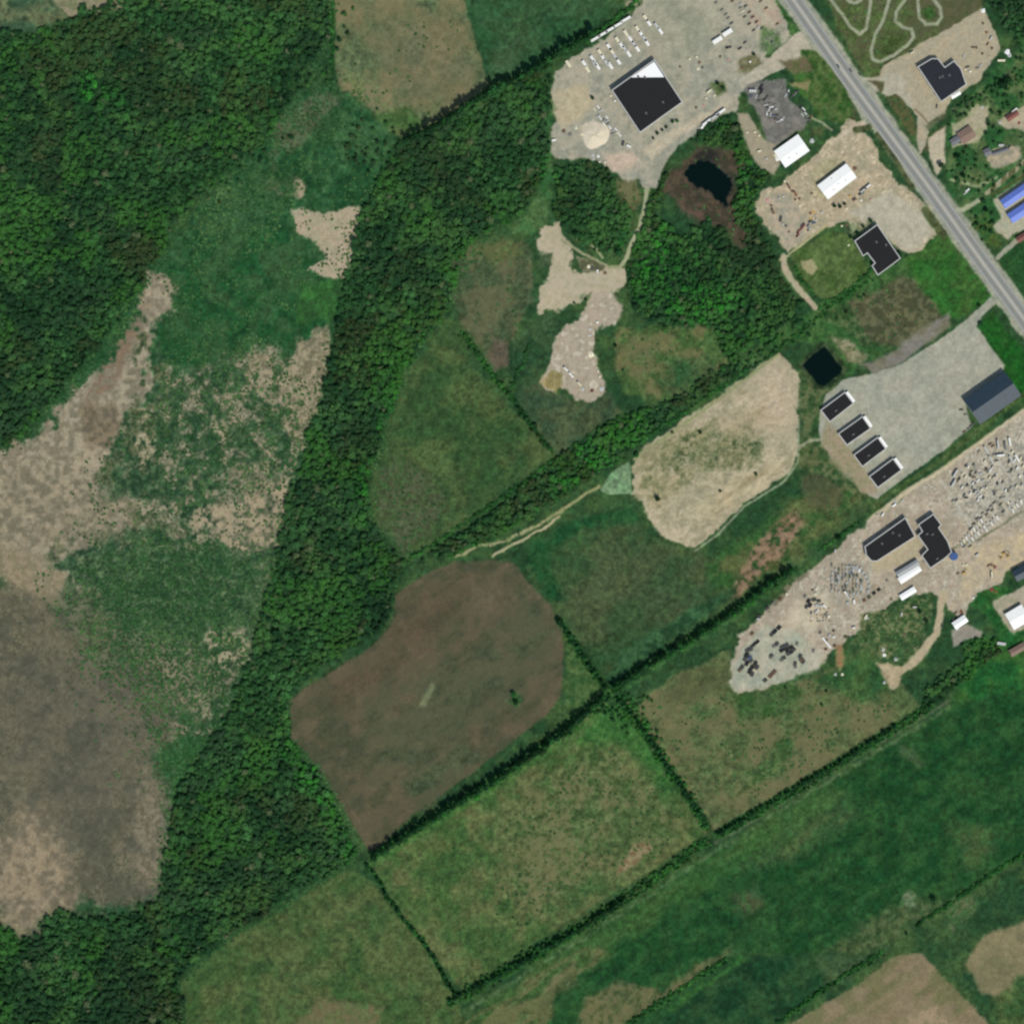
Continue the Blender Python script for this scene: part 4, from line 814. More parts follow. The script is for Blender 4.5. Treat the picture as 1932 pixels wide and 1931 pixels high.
def ordinal(n):
    w = ['', '', 'second', 'third', 'fourth', 'fifth', 'sixth', 'seventh', 'eighth', 'ninth', 'tenth']
    if n <= 10: return w[n]
    return '%d%s' % (n, 'th' if 10 <= n % 100 <= 20 else {1: 'st', 2: 'nd', 3: 'rd'}.get(n % 10, 'th'))
def put(kind, D, ang, colour, label, group, sx=1.0, sy=None):
    if kind not in PROTO:
        o = MAKE[kind][0](); PROTO[kind] = o
    else: o = copy_tree(PROTO[kind])
    x, y = W(D); o.location = (x, y, .02); o.rotation_euler = (0, 0, R(ang)); o.scale = (sx, sy or sx, 1.0)
    c = lin4(COL[colour])
    def rec(q):
        q.color = c
        for ch in q.children: rec(ch)
    rec(o)
    tag(o, label, MAKE[kind][2], group); return o
def cluster(place, side, items, group=None):
    """items: (kind, tile, x, y, angle, colour[, sx, sy]); several alike in one place are told apart by counting from the north (or west)"""
    key = {}
    for it in items: key.setdefault((it[5], it[0]), []).append(it)
    for (colour, kind), l in key.items():
        l.sort(key=(lambda t: T(t[1], t[2], t[3])[1]) if side == 'north' else (lambda t: T(t[1], t[2], t[3])[0]))
        n = len(l)
        for i, it in enumerate(l):
            w = WORD[kind]
            if n == 1: lab = f'{colour} {w} {place}'
            elif n == 2: lab = f'{side}ern {colour} {w} of two {place}' if i == 0 else f"{'south' if side == 'north' else 'east'}ern {colour} {w} of two {place}"
            elif i == 0: lab = f'{side}ernmost {colour} {w} {place}'
            elif i == n-1: lab = f"{'south' if side == 'north' else 'east'}ernmost {colour} {w} {place}"
            else: lab = f'{ordinal(i+1)} {colour} {w} from the {side} {place}'
            put(kind, T(it[1], it[2], it[3]), it[4], colour, lab, f'{w}s {place}' if n > 1 else None, *(it[6:8] if len(it) > 6 else ()))
cluster('along the hedge above the camper rows', 'west', [('semi','a',x,y,30.5,'white') for x, y in ((765,565),(870,500),(975,435),(1090,365),(1200,290))])
rv = [(600,930),(640,1005),(720,860),(745,925),(790,965),(830,770),(866,835),(915,905),(960,690),(995,745),(975,955),(1050,830),(1090,890),(1085,590),(1135,655),(1185,710),(1240,780),(1205,490),(1275,580),(1320,640),(1365,705),(1375,430),(1420,490),(1470,560),(1505,620),(1490,270),(1530,330),(1650,385),(1700,450),(365,930)]
cluster('in the rows north of the warehouse', 'west', [('camper','a',x,y,-56,('white','cream','white','silver')[i % 4], 1.05, 1.25) for i, (x, y) in enumerate(rv)])
cluster('on open gravel by the warehouse', 'west', [('semi','b',600,590,33,'white',.95,1.9),('semi','b',745,480,33,'white',.95,1.9)])
cars = [(670,145,'grey'),(725,210,'grey'),(760,265,'grey'),(805,340,'dark grey'),(580,40,'grey'),(820,15,'maroon'),(1010,90,'dark grey'),(935,115,'grey'),(1065,180,'maroon'),(1000,245,'olive'),(1115,250,'maroon'),(1170,320,'maroon'),(1065,350,'maroon'),(1130,440,'dark grey'),(1250,410,'green'),(1190,400,'silver'),(1310,120,'brown'),(1230,20,'brown'),(1470,350,'brown'),(940,60,'silver'),(960,170,'cream')]
cluster('on the gravel west of the highway bend', 'north', [('car','b',x,y,35,c) for x, y, c in cars])
cluster('around the olive weeds by the highway entrance', 'west', [('car','b',1395,610,20,'green'),('car','b',1000,620,40,'dark grey'),('pickup','b',930,705,30,'dark grey'),('pickup','b',765,690,10,'dark grey',1.3,1.3),('pile','b',640,820,10,'olive'),('pile','b',760,860,20,'pink'),('pile','b',340,905,20,'brown'),('crate','b',60,975,20,'olive'),('crate','b',385,985,20,'dark grey'),('pile','b',960,980,20,'brown'),('crate','b',300,830,30,'cream'),('crate','b',200,860,30,'cream'),('pile','b',320,1000,30,'cream'),('crate','b',1075,900,10,'white')])
cluster('along the wood edge south of the warehouse', 'west', [('semi','b',645,1635,35,'white'),('semi','b',565,1700,35,'silver'),('semi','b',450,1775,38,'white'),('container','b',390,1840,50,'white')])
cluster('east of the warehouse corner', 'north', [('camper','b',480,1330,40,'cream',.8),('crate','b',440,1430,10,'cream'),('crate','b',560,1390,30,'cream'),('pile','b',400,1530,20,'pink'),('pile','b',290,1560,20,'olive')])
s = [(800,395,'white'),(840,445,'silver'),(745,430,'cream'),(805,530,'silver'),(835,560,'white'),(880,585,'grey'),(925,545,'white'),(935,600,'silver'),(880,640,'white'),(945,640,'grey'),(970,690,'white'),(1020,740,'silver'),(1060,720,'white'),(1080,770,'cream'),(1110,800,'white'),(1010,775,'grey')]
cluster('in the line west of the black warehouse roof', 'north', [('car','c',x,y,(-50, 30)[i % 2],c) for i, (x, y, c) in enumerate(s)])
cluster('around the pale sand heap', 'north', [('container','c',1245,965,-30,'white',.8),('container','c',1165,930,75,'dark grey',.9),('container','c',158,880,10,'white',.8),('pile','c',565,790,20,'cream'),('pile','c',720,1095,10,'silver',1.3),('pile','c',800,1110,10,'white'),('pile','c',730,1150,10,'silver'),('crate','c',820,1195,10,'cream'),('crate','c',900,1200,10,'cream'),('pile','c',300,740,10,'brown',1.4),('pile','c',390,790,10,'grey',1.5),('crate','c',1045,310,10,'white'),('crate','c',985,235,10,'cream'),('pile','c',480,700,10,'cream')])
root = blob_mesh(3, 15, 16, 2.8, .3, 40, 12).build('sand_pile', mat('pale_sand', (214,202,178), .95, nscale=.5, namp=.08, bump=.4))
root.location = (*W(T('c', 765, 800)), 0); tag(root, 'large pale sand heap south-west of the black warehouse', 'sand pile')
cluster('on the grey paved parking area', 'north', [('semi','d',470,360,0,'silver',.7,1.2),('pickup','d',590,300,60,'black',1.4),('pickup','d',600,360,60,'black',1.2),('car','d',680,440,50,'dark grey'),('car','d',570,500,20,'olive'),('car','d',720,540,10,'grey'),('car','d',690,600,5,'dark grey'),('pickup','d',700,655,80,'silver',1.2),('pickup','d',785,625,10,'silver',1.1),('car','d',760,710,10,'blue'),('car','d',820,710,10,'dark grey'),('pickup','d',875,775,10,'white'),('car','d',735,760,10,'grey'),('pickup','d',1225,670,-50,'silver',1.3),('car','d',1165,590,60,'black'),('pickup','d',1310,740,50,'brown'),('car','d',1040,430,50,'dark grey'),('pickup','d',990,375,85,'silver',1.1),('car','d',1125,360,40,'dark grey'),('car','d',1270,770,10,'grey'),('car','d',450,430,10,'blue')]+[('car','d',x,y,w,k) for x, y, w, k in ((520,440,60,'silver'),(560,420,60,'dark grey'),(500,330,60,'silver'),(640,480,40,'black'),(660,560,10,'silver'),(740,590,10,'white'),(780,560,10,'grey'),(680,680,80,'white'),(730,700,80,'silver'),(800,760,10,'dark grey'),(840,800,10,'silver'),(910,760,60,'silver'),(920,330,70,'grey'),(950,420,60,'silver'),(1085,400,60,'grey'),(1190,700,-50,'silver'),(1250,720,-50,'grey'),(1290,790,-50,'dark grey'),(1210,620,-50,'white'))])
cluster('west of the northern white roof', 'north', [('crate','d',500,955,20,'cream'),('crate','d',565,1005,20,'cream'),('crate','d',390,960,20,'cream'),('container','d',565,1230,10,'cream',.7),('pile','d',830,1340,60,'white',1.6),('pile','d',880,1390,60,'dark grey'),('pile','d',800,1290,60,'cream',1.2),('pile','d',1330,1080,20,'silver',1.6),('crate','d',670,1340,20,'silver')])
e = [('container',640,460,-60,'brown'),('pile',690,520,-60,'brown'),('container',735,560,-60,'rusty'),('pile',735,640,-60,'brown'),('pile',795,630,-60,'brown'),('crate',800,735,10,'cream'),('pile',385,730,-70,'brown'),('container',410,820,-70,'brown'),('container',525,935,80,'dark grey'),('crate',560,1005,10,'silver'),('crate',600,1030,10,'dark grey'),('container',850,1030,50,'maroon'),('pickup',780,1110,55,'red'),('pickup',770,1165,50,'red'),('car',820,1070,50,'red'),('pickup',960,960,20,'blue'),('car',1005,985,10,'blue'),('car',920,1020,60,'blue'),('pickup',935,1080,40,'silver'),('pile',950,840,80,'rusty'),('pile',1000,820,20,'yellow'),('crate',975,560,20,'brown'),('pile',960,925,10,'yellow'),('crate',1040,940,10,'silver'),('crate',1120,830,10,'silver'),('crate',580,380,10,'cream'),('pile',330,650,10,'pink',1.3),('crate',500,630,80,'silver'),('crate',560,600,80,'silver'),('crate',650,1120,50,'grey')]
cluster('in the sandy yard of white roofs', 'north', [(q[0], 'e')+tuple(q[1:]) for q in e])
cluster('east of the southern white roof', 'north', [('semi','e',1780,465,38,'white',.7),('semi','e',1725,510,38,'silver',.7),('semi','e',1700,570,38,'grey',.6),('container','e',1595,650,35,'brown',.8),('crate','e',1690,660,10,'white'),('crate','e',1480,775,20,'cream'),('crate','e',1410,1030,20,'cream'),('pile','e',1480,1010,20,'brown'),('pile','e',1600,190,-60,'brown',1.5),('crate','e',1530,600,20,'yellow'),('crate','e',1510,1310,30,'cream'),('crate','e',1830,650,30,'pink')])
cluster('driving on the highway', 'north', [('car','N',528,500,-55,'dark grey'),('car','N',622,532,-55,'dark grey'),('car','N',690,560,-55,'dark grey')])
cluster('beside the navy-roofed warehouse', 'north', [('car','f',1020,1120,10,'dark grey'),('car','f',1065,1440,30,'brown'),('car','f',1125,1395,30,'grey'),('car','f',1165,1350,30,'dark grey'),('car','f',1200,1315,30,'dark grey'),('car','f',1085,1190,10,'grey')])
rnd = random.Random(12); g = []
for x, y, a, c, k in ((1720,300,-80,'white','semi'),(1590,495,5,'white','semi'),(1450,560,-60,'silver','semi'),(1380,420,-60,'silver','semi'),(1660,360,-85,'grey','semi'),(930,760,60,'silver','semi'),(905,900,60,'silver','semi'),(1745,560,-60,'silver','semi'),(1830,540,-60,'white','semi'),(1550,330,-85,'silver','semi')): g.append((k,'g',x,y,a,c,.75))
for x, y, c in ((1090,640,'dark grey'),(1120,620,'silver'),(1275,435,'grey'),(1500,480,'grey'),(1530,570,'dark grey'),(1440,330,'brown'),(1480,360,'brown'),(1370,690,'brown'),(1410,730,'grey'),(1450,700,'white'),(1480,810,'grey'),(1520,780,'white'),(1200,810,'brown'),(1165,730,'olive'),(1210,900,'dark grey'),(1200,1010,'dark grey'),(1240,1010,'silver'),(1180,960,'grey'),(1090,1110,'black'),(1060,1080,'grey'),(1290,1090,'white'),(1265,1050,'silver'),(1310,1000,'silver'),(1350,960,'silver'),(1500,1020,'grey'),(970,860,'brown'),(1040,760,'cream'),(1720,740,'grey'),(1920,560,'grey'),(1700,1000,'olive'),(1300,760,'silver'),(1260,860,'white'),(1330,860,'silver')): g.append(('car','g',x,y,rnd.uniform(0,90),c))
cluster('in the northeastern storage yard', 'west', g)
g = []
for i in range(9): g.append(('camper','g',1310-i*36,1445+i*42,-62,('white','cream','silver')[i % 3],.62))
for i in range(7): g.append(('camper','g',1400-i*44,1500+i*42,-62,('silver','white')[i % 2],.62))
for i in range(5): g.append(('camper','g',1540-i*40,1400+i*44,-62,('white','silver')[i % 2],.62))
for x, y in ((1660,1130),(1700,1180),(1750,1200),(1790,1250),(1830,1220),(1720,1260),(1770,1300),(1890,1170)): g.append(('camper','g',x,y,-62,('white','silver','cream')[x % 3],.62))
cluster('in the packed rows of the eastern yard', 'west', g)
g = []
for i in range(12):
    for j in range(5):
        if rnd.random() < .6: g.append(('container','g',960+i*80+j*36+rnd.uniform(-4,4),720+j*120-i*28+rnd.uniform(-5,5),62,('silver','grey','cream','white','dark grey')[rnd.randrange(5)],.55))
cluster('in the loose rows of the eastern yard', 'west', g)
dk = [(1500,1180,0),(1450,1230,0),(1470,1290,0),(1410,1290,0),(1330,1330,0),(1390,1350,0),(1250,1410,0),(1310,1400,0),(1200,1490,0),(1150,1560,0),(1600,1110,0),(1590,1210,0),(1630,1310,0),(1060,1820,0),(1150,1810,0),(950,1140,0),(900,1150,0)]
cluster('between the eastern camper rows', 'west', [('car','g',x,y,40,('dark grey','grey','olive')[i % 3]) for i, (x, y, z) in enumerate(dk)])
cluster('at the yellow machines on the east edge', 'west', [('excavator','p',1640,440,30,'yellow'),('excavator','p',1700,480,70,'yellow',.8),('excavator','p',1600,500,160,'yellow',.7),('excavator','p',1060,720,60,'yellow'),('pile','p',1460,600,20,'brown'),('pile','p',1500,620,40,'rusty'),('car','p',1420,610,40,'brown'),('car','p',1520,650,40,'pink'),('pile','p',1460,960,80,'red',1.3),('pile','p',1520,990,10,'rusty'),('crate','p',1045,610,10,'cream'),('crate','p',1100,600,10,'cream'),('pile','p',970,720,10,'brown'),('crate','p',1190,1080,10,'white'),('semi','p',1460,750,92,'cream',.6),('container','p',1250,460,30,'silver',.8)])
cluster('along the lane north of the chamfered shed', 'west', [('container','h',880,255,35,'white',.8),('container','h',715,390,60,'white',.7),('crate','h',1000,190,30,'silver'),('crate','h',640,400,30,'silver'),('container','h',25,920,80,'silver',.7),('pile','h',900,200,30,'silver')])
g = []
for x, y, a, c, k in ((240,1140,20,'silver','stack'),(290,1190,20,'silver','stack'),(330,1150,20,'silver','stack'),(375,1200,80,'white','stack'),(430,1230,60,'silver','stack'),(470,1290,-70,'silver','stack'),(500,1350,-80,'silver','stack'),(520,1420,-85,'silver','stack'),(505,1500,-100,'silver','stack'),(410,1360,80,'grey','stack'),(400,1440,80,'silver','stack'),(300,1280,80,'grey','stack'),(150,1280,80,'grey','stack'),(70,1280,80,'silver','stack'),(200,1550,-50,'white','semi'),(300,1655,-85,'white','container'),(210,1670,10,'silver','stack'),(40,1350,80,'green','stack'),(180,1420,80,'green','stack'),(340,1420,85,'grey','stack'),(255,1230,10,'blue','stack')): g.append((k,'h',x,y,a,c,.8))
g += [('stack','h',660,1480,35,'black',.9),('stack','h',590,1530,35,'black',.9),('stack','h',520,1590,35,'olive',.9),('stack','h',450,1635,20,'rusty',.8),('pile','h',620,1430,20,'tan',1.3),('crate','h',780,1350,10,'grey'),('container','h',470,1870,60,'cream',.8),('crate','h',840,1620,10,'olive')]
cluster('in the bundle fan below the chamfered shed', 'north', g)
rnd = random.Random(31); g = []
for i in range(9):
    for j in range(7):
        if rnd.random() < .82: g.append(('stack','h',-20+i*52+rnd.uniform(-6,6),1120+j*62+rnd.uniform(-10,10)+i*6,88+rnd.uniform(-4,4),('silver','grey','green','silver','tan')[rnd.randrange(5)],.75,.55))
cluster('in the stored pallet rows west of the fan', 'north', g)
g = []
for i in range(7):
    for j in range(5):
        if rnd.random() < .7: g.append(('crate','i',1290+i*45+rnd.uniform(-10,10),800+j*42+rnd.uniform(-8,8),rnd.uniform(0,90),('silver','grey','tan','white')[rnd.randrange(4)],.7))
cluster('in the small crate field of the storage yard', 'north', g)
g = []
for x, y, a, c, sx in ((820,1065,48,'black',1),(760,1120,48,'black',1),(715,1165,48,'dark grey',.9),(510,1270,45,'black',.8),(465,1305,45,'black',.8),(430,1340,45,'dark grey',.8),(400,1380,20,'dark grey',1.1),(360,1400,20,'dark grey',.9),(350,1460,60,'black',1.1),(330,1520,60,'dark grey',1),(400,1500,40,'blue',.9),(410,1545,40,'dark grey',1),(355,1585,60,'black',1),(285,1640,55,'dark grey',1),(250,1680,55,'brown',.8),(480,1580,60,'black',.9),(500,1640,60,'dark grey',1),(430,1640,60,'black',1),(395,1700,70,'black',1),(430,1740,70,'dark grey',1),(790,1300,40,'dark grey',.9),(750,1335,20,'grey',.8),(710,1470,20,'dark grey',.8),(700,1500,20,'grey',.7),(870,1350,30,'dark grey',1),(860,1395,30,'black',1),(930,1320,30,'dark grey',1),(935,1380,30,'black',1),(960,1440,30,'dark grey',1),(1000,1350,30,'black',.9),(1035,1385,30,'dark grey',.9),(1000,1420,30,'black',.9),(890,1505,20,'dark grey',.9),(860,1540,20,'grey',.7),(1130,1480,70,'dark grey',.9),(1150,1530,50,'brown',1),(1170,1560,50,'dark grey',.9),(1055,1590,80,'dark grey',.9),(1060,1630,80,'grey',.8),(1085,1300,80,'grey',.7),(750,1710,48,'brown',1),(700,1765,48,'brown',1),(620,1830,40,'dark grey',.9),(430,1150,50,'brown',.8)): g.append(('stack','i',x,y,a,c,sx*1.15))
cluster('at the rounded end of the storage yard', 'west', g)
g = [('stack','i',1250,680,60,'black',1.1),('stack','i',1270,740,60,'black',1.1),('stack','i',1330,660,10,'dark grey',1.1),('stack','i',1400,680,10,'dark grey',.9),('stack','i',1220,760,60,'dark grey',1),('stack','i',1370,740,10,'silver',.9),('stack','i',1430,750,20,'silver',.9),('container','i',1480,750,-50,'white',.7),('stack','i',1350,580,10,'cream',.9),('crate','i',1360,500,10,'cream'),('crate','i',1310,520,10,'dark grey'),('stack','i',1200,610,60,'grey',.8),('stack','i',1360,830,20,'silver',.8),('stack','i',1500,880,80,'grey',.7),('crate','i',1545,900,10,'white'),('stack','i',1290,850,80,'grey',.7),('semi','i',1830,600,-55,'white',.6),('crate','i',1910,690,10,'white')]
for i in range(7): g.append(('crate','i',1455+i*18,1215+i*22,-45,'white'))
g += [('stack','i',1420,1140,55,'grey',.8),('crate','i',1612,1110,10,'black'),('crate','i',1612,1200,10,'white'),('crate','i',1510,1250,10,'dark grey'),('stack','i',1630,1330,30,'brown',.8),('stack','i',1790,1200,10,'olive',.9),('crate','i',1835,1200,10,'dark grey'),('container','i',1905,1060,10,'silver',.7),('stack','i',840,650,60,'brown',.9),('stack','i',740,710,40,'grey',1),('stack','i',530,900,10,'dark grey',1),('container','i',520,940,0,'silver',.7),('stack','i',650,780,40,'dark grey',.9),('stack','i',1500,1380,10,'brown',.7),('stack','i',1550,1180,85,'silver',.8),('stack','i',1320,1400,80,'grey',.8),('stack','i',930,580,80,'cream',.7)]
cluster('in the middle of the long storage yard', 'west', g)
cluster('on rough ground by the track', 'north', [('container','j',800,930,20,'silver',.8),('crate','j',620,1070,10,'white'),('pile','j',1040,1380,60,'silver',1.3),('pile','j',1060,1460,60,'white',1.2),('pile','j',1230,1520,60,'silver',1.3),('container','j',1310,870,80,'silver',.7),('container','j',1500,765,0,'silver',.7),('pile','j',1350,1160,10,'brown'),('pile','j',1060,1860,10,'silver'),('pile','j',350,1740,10,'silver'),('pile','j',450,1740,10,'cream')])
cluster('in the sandy clearing of the track', 'north', [('crate','k',1080,840,10,'white'),('pile','k',1080,860,10,'silver'),('pile','k',950,780,20,'cream',1.2),('pile','k',1190,870,20,'brown',1.2),('crate','k',1130,850,10,'tan'),('crate','k',1080,1590,10,'white',1.1),('pile','k',1000,800,20,'dark grey',1.4),('semi','l',495,985,-45,'white',.5,.7),('semi','l',570,1070,-48,'white',.6,.7),('semi','l',690,1200,-50,'cream',.5,.7),('pile','l',735,1270,-50,'silver',1.2),('pile','l',860,770,-70,'cream',2.0),('pile','l',870,1290,10,'maroon',1.2),('pile','l',1010,1270,80,'silver',1.6),('crate','l',960,1010,80,'cream'),('crate','l',985,1090,80,'cream'),('pile','l',840,400,80,'silver'),('pile','l',840,490,80,'silver')])
cluster('in the cluttered northeast corner yard', 'north', [('container','m',1600,240,0,'cream',1.4,.9),('pile','m',1690,110,0,'white',1.8),('pile','m',1720,160,0,'silver',1.4),('car','m',1110,330,20,'dark grey'),('car','m',1255,345,20,'grey'),('crate','m',1150,400,20,'white'),('crate','m',1080,370,20,'cream'),('car','m',665,900,80,'dark grey'),('semi','n',850,770,30,'cream',.4),('pile','n',1885,155,0,'white',1.5),('pile','n',1785,690,0,'brown'),('car','n',1740,690,0,'brown'),('pile','n',1880,340,60,'brown'),('pile','n',1930,470,60,'rusty'),('car','n',1950,640,60,'brown'),('pile','n',2010,700,60,'dark grey'),('pile','n',1870,780,60,'olive'),('container','n',2000,560,60,'silver',.7),('pile','n',1960,820,30,'tan'),('car','n',1600,820,80,'silver'),('car','n',1850,950,30,'silver')])
cluster('in the gardens north of the blue halls', 'north', [('camper','m',1790,965,40,'white',.9),('pile','m',1320,915,10,'silver'),('car','m',990,1430,0,'black'),('car','o',1110,640,40,'white',1.2),('car','o',1080,680,40,'silver'),('container','m',1600,1470,0,'silver',1.0),('car','m',1720,1490,50,'dark grey'),('pile','m',1580,1140,0,'silver'),('crate','m',1600,1000,20,'red'),('pile','m',1860,1140,0,'red')])
cluster('by the thicket on the east edge', 'north', [('container','p',1600,1745,-8,'silver',1.6,1.3),('pile','p',1020,1280,40,'rusty',1.3),('car','p',940,1300,40,'brown'),('pile','p',960,1530,70,'silver',1.3),('car','p',900,1400,70,'dark grey'),('car','p',740,1480,70,'dark grey')])
# ---------------------------------------------------------------- trees
def leaf_mat(name, src):
    m, n, l, b = new_mat(name); b.inputs['Roughness'].default_value = .85; b.inputs['Specular IOR Level'].default_value = .15
    at = n.new('ShaderNodeAttribute'); at.attribute_name = 'leaf'
    mx = n.new('ShaderNodeMix'); mx.data_type = 'RGBA'; mx.blend_type = 'MULTIPLY'; mx.inputs[0].default_value = 1
    if src == 'inst':
        a2 = n.new('ShaderNodeAttribute'); a2.attribute_type = 'INSTANCER'; a2.attribute_name = 'tint'; l.new(a2.outputs['Color'], mx.inputs[6])
    else:
        oi = n.new('ShaderNodeObjectInfo'); l.new(oi.outputs['Color'], mx.inputs[6])
    l.new(at.outputs['Color'], mx.inputs[7]); l.new(mx.outputs[2], b.inputs['Base Color']); return m
M_LEAF_I = leaf_mat('foliage_mass', 'inst'); M_LEAF_O = leaf_mat('foliage', 'obj'); M_BARK = mat('bark', (96,84,70), .95, nscale=3, namp=.25, bump=.6)
def crown_geo(seed, nleaf=260, lobes=8, flat=1.0):
    """unit crown, radius 1, base at z .35, many leaf clumps over several lobes with gaps"""
    g = np.random.default_rng(seed); V = []; F = []; C = []
    L_ = [np.array([0, 0, 1.15*flat])]
    rad = [.55]
    for k in range(lobes):
        a = 6.283*k/lobes+g.uniform(-.35, .35); rr = g.uniform(.38, .68); L_.append(np.array([rr*math.cos(a), rr*math.sin(a), g.uniform(.6, 1.25)*flat])); rad.append(g.uniform(.26, .44))
    for li, (c, r) in enumerate(zip(L_, rad)):
        # inner core
        n0 = len(V); seg = 6
        for k in range(4):
            ph = math.pi*(k+.5)/4
            for i in range(seg):
                a = 6.283*i/seg+k*.5; q = c+r*.72*np.array([math.sin(ph)*math.cos(a), math.sin(ph)*math.sin(a), math.cos(ph)])*g.uniform(.8, 1.1); V.append(q)
        for k in range(3):
            for i in range(seg):
                j = (i+1) % seg; F.append((n0+k*seg+i, n0+(k+1)*seg+i, n0+(k+1)*seg+j, n0+k*seg+j)); C.append(.8)
        F.append(tuple(n0+i for i in range(seg))); C.append(.85)
        tone = g.uniform(.75, 1.3); m = int(nleaf/(lobes+1))
        for q in range(m):
            d = g.normal(size=3); d[2] = abs(d[2])*.9-.25; d /= np.linalg.norm(d); p = c+d*r*g.uniform(.75, 1.12); n = d+g.normal(size=3)*.45; n /= np.linalg.norm(n)
            u = np.cross(n, g.normal(size=3)); u /= np.linalg.norm(u); v = np.cross(n, u); s = g.uniform(.07, .15); s2 = s*g.uniform(.6, 1)
            n1 = len(V); V += [p-u*s-v*s2*.4, p+u*s*.2-v*s2, p+u*s+v*s2*.3, p-u*s*.1+v*s2]; F.append((n1, n1+1, n1+2, n1+3)); C.append(tone*g.uniform(.65, 1.35))
    return np.array(V), F, C
def mesh_from(name, V, F, C, mats, midx=None):
    me = bpy.data.meshes.new(name); me.from_pydata([tuple(v) for v in V], [], F)
    at = me.attributes.new('leaf', 'FLOAT_COLOR', 'FACE'); at.data.foreach_set('color', np.array([[c, c, c*.9, 1] for c in C], np.float32).ravel())
    for m in mats: me.materials.append(m)
    if midx is not None: me.polygons.foreach_set('material_index', np.array(midx, np.int32))
    me.update(); return me
def trunk_geo(h=1.0, r=.07):
    mb = MB().cyl((0, 0), r, -.05, h*.55, 7, r2=r*.75).cyl((0, 0), r*.75, h*.55, h, 7, r2=r*.35)
    for a in (0.4, 2.3, 4.4):
        c, s = math.cos(a), math.sin(a); z = h*.5; t = r*.45
        mb.add([(-s*t, c*t, z-.03), (s*t, -c*t, z-.03), (0, 0, z+.07), (.45*c-s*t*.4, .45*s+c*t*.4, z+.38), (.45*c+s*t*.4, .45*s-c*t*.4, z+.38), (.45*c, .45*s, z+.43)], [(0, 1, 4, 3), (1, 2, 5, 4), (2, 0, 3, 5)])
    return mb
NV_ = 6
forest_src = []; crown_me = []; bush_src = []
trunk_me = bpy.data.meshes.new('trunk'); _t = trunk_geo(); trunk_me.from_pydata(_t.v, [], _t.f); trunk_me.materials.append(M_BARK)
for k in range(NV_):
    V, F, C = crown_geo(100+k)
    crown_me.append(mesh_from('crown', V, F, C, [M_LEAF_O]))
    tv = np.array(_t.v); n = len(V); F2 = F+[tuple(i+n for i in f) for f in _t.f]
    me = mesh_from('woodland_tree', np.concatenate([V, tv]), F2, C+[1]*len(_t.f), [M_LEAF_I, M_BARK], [0]*len(F)+[1]*len(_t.f))
    o = bpy.data.objects.new('woodland_tree', me); forest_src.append(o)
for k in range(4):
    V, F, C = crown_geo(200+k, 130, 5, .55); V[:, 2] -= .32
    o = bpy.data.objects.new('bush_source', mesh_from('bush_source', V, F, C, [M_LEAF_I])); bush_src.append(o)
def mass(name, pts, rad, zs, tint, src, label, cat):
    """one stuff object: many plants instanced on its points"""
    n = len(pts); me = bpy.data.meshes.new(name); me.vertices.add(n)
    xy = np.array([W(p) for p in pts]); me.vertices.foreach_set('co', np.concatenate([xy, np.full((n, 1), -.05)], 1).astype(np.float32).ravel())
    g = np.random.default_rng(n)
    a = me.attributes.new('scl', 'FLOAT_VECTOR', 'POINT'); a.data.foreach_set('vector', np.stack([rad, rad, zs], -1).astype(np.float32).ravel())
    a = me.attributes.new('rot', 'FLOAT_VECTOR', 'POINT'); a.data.foreach_set('vector', np.stack([np.zeros(n), np.zeros(n), g.random(n)*6.28], -1).astype(np.float32).ravel())
    a = me.attributes.new('idx', 'INT', 'POINT'); a.data.foreach_set('value', g.integers(0, len(src), n).astype(np.int32))
    a = me.attributes.new('tint', 'FLOAT_COLOR', 'POINT'); a.data.foreach_set('color', np.concatenate([tint, np.ones((n, 1))], 1).astype(np.float32).ravel())
    o = bpy.data.objects.new(name, me); col.objects.link(o)
    ng = bpy.data.node_groups.new(name, 'GeometryNodeTree'); ng.interface.new_socket('Geometry', in_out='INPUT', socket_type='NodeSocketGeometry'); ng.interface.new_socket('Geometry', in_out='OUTPUT', socket_type='NodeSocketGeometry')
    N = ng.nodes; K = ng.links; gi = N.new('NodeGroupInput'); go = N.new('NodeGroupOutput'); ip = N.new('GeometryNodeInstanceOnPoints'); jn = N.new('GeometryNodeJoinGeometry')
    for s in reversed(src):
        oi = N.new('GeometryNodeObjectInfo'); oi.inputs['Object'].default_value = s; oi.inputs['As Instance'].default_value = True; K.new(oi.outputs['Geometry'], jn.inputs[0])
    def na(nm, t):
        q = N.new('GeometryNodeInputNamedAttribute'); q.data_type = t; q.inputs['Name'].default_value = nm; return q.outputs['Attribute']
    ip.inputs['Pick Instance'].default_value = True
    K.new(gi.outputs[0], ip.inputs['Points']); K.new(jn.outputs[0], ip.inputs['Instance']); K.new(na('idx', 'INT'), ip.inputs['Instance Index'])
    K.new(na('rot', 'FLOAT_VECTOR'), ip.inputs['Rotation']); K.new(na('scl', 'FLOAT_VECTOR'), ip.inputs['Scale']); K.new(ip.outputs[0], go.inputs[0])
    md = o.modifiers.new('plants', 'NODES'); md.node_group = ng; tag(o, label, cat, kind='stuff'); return o
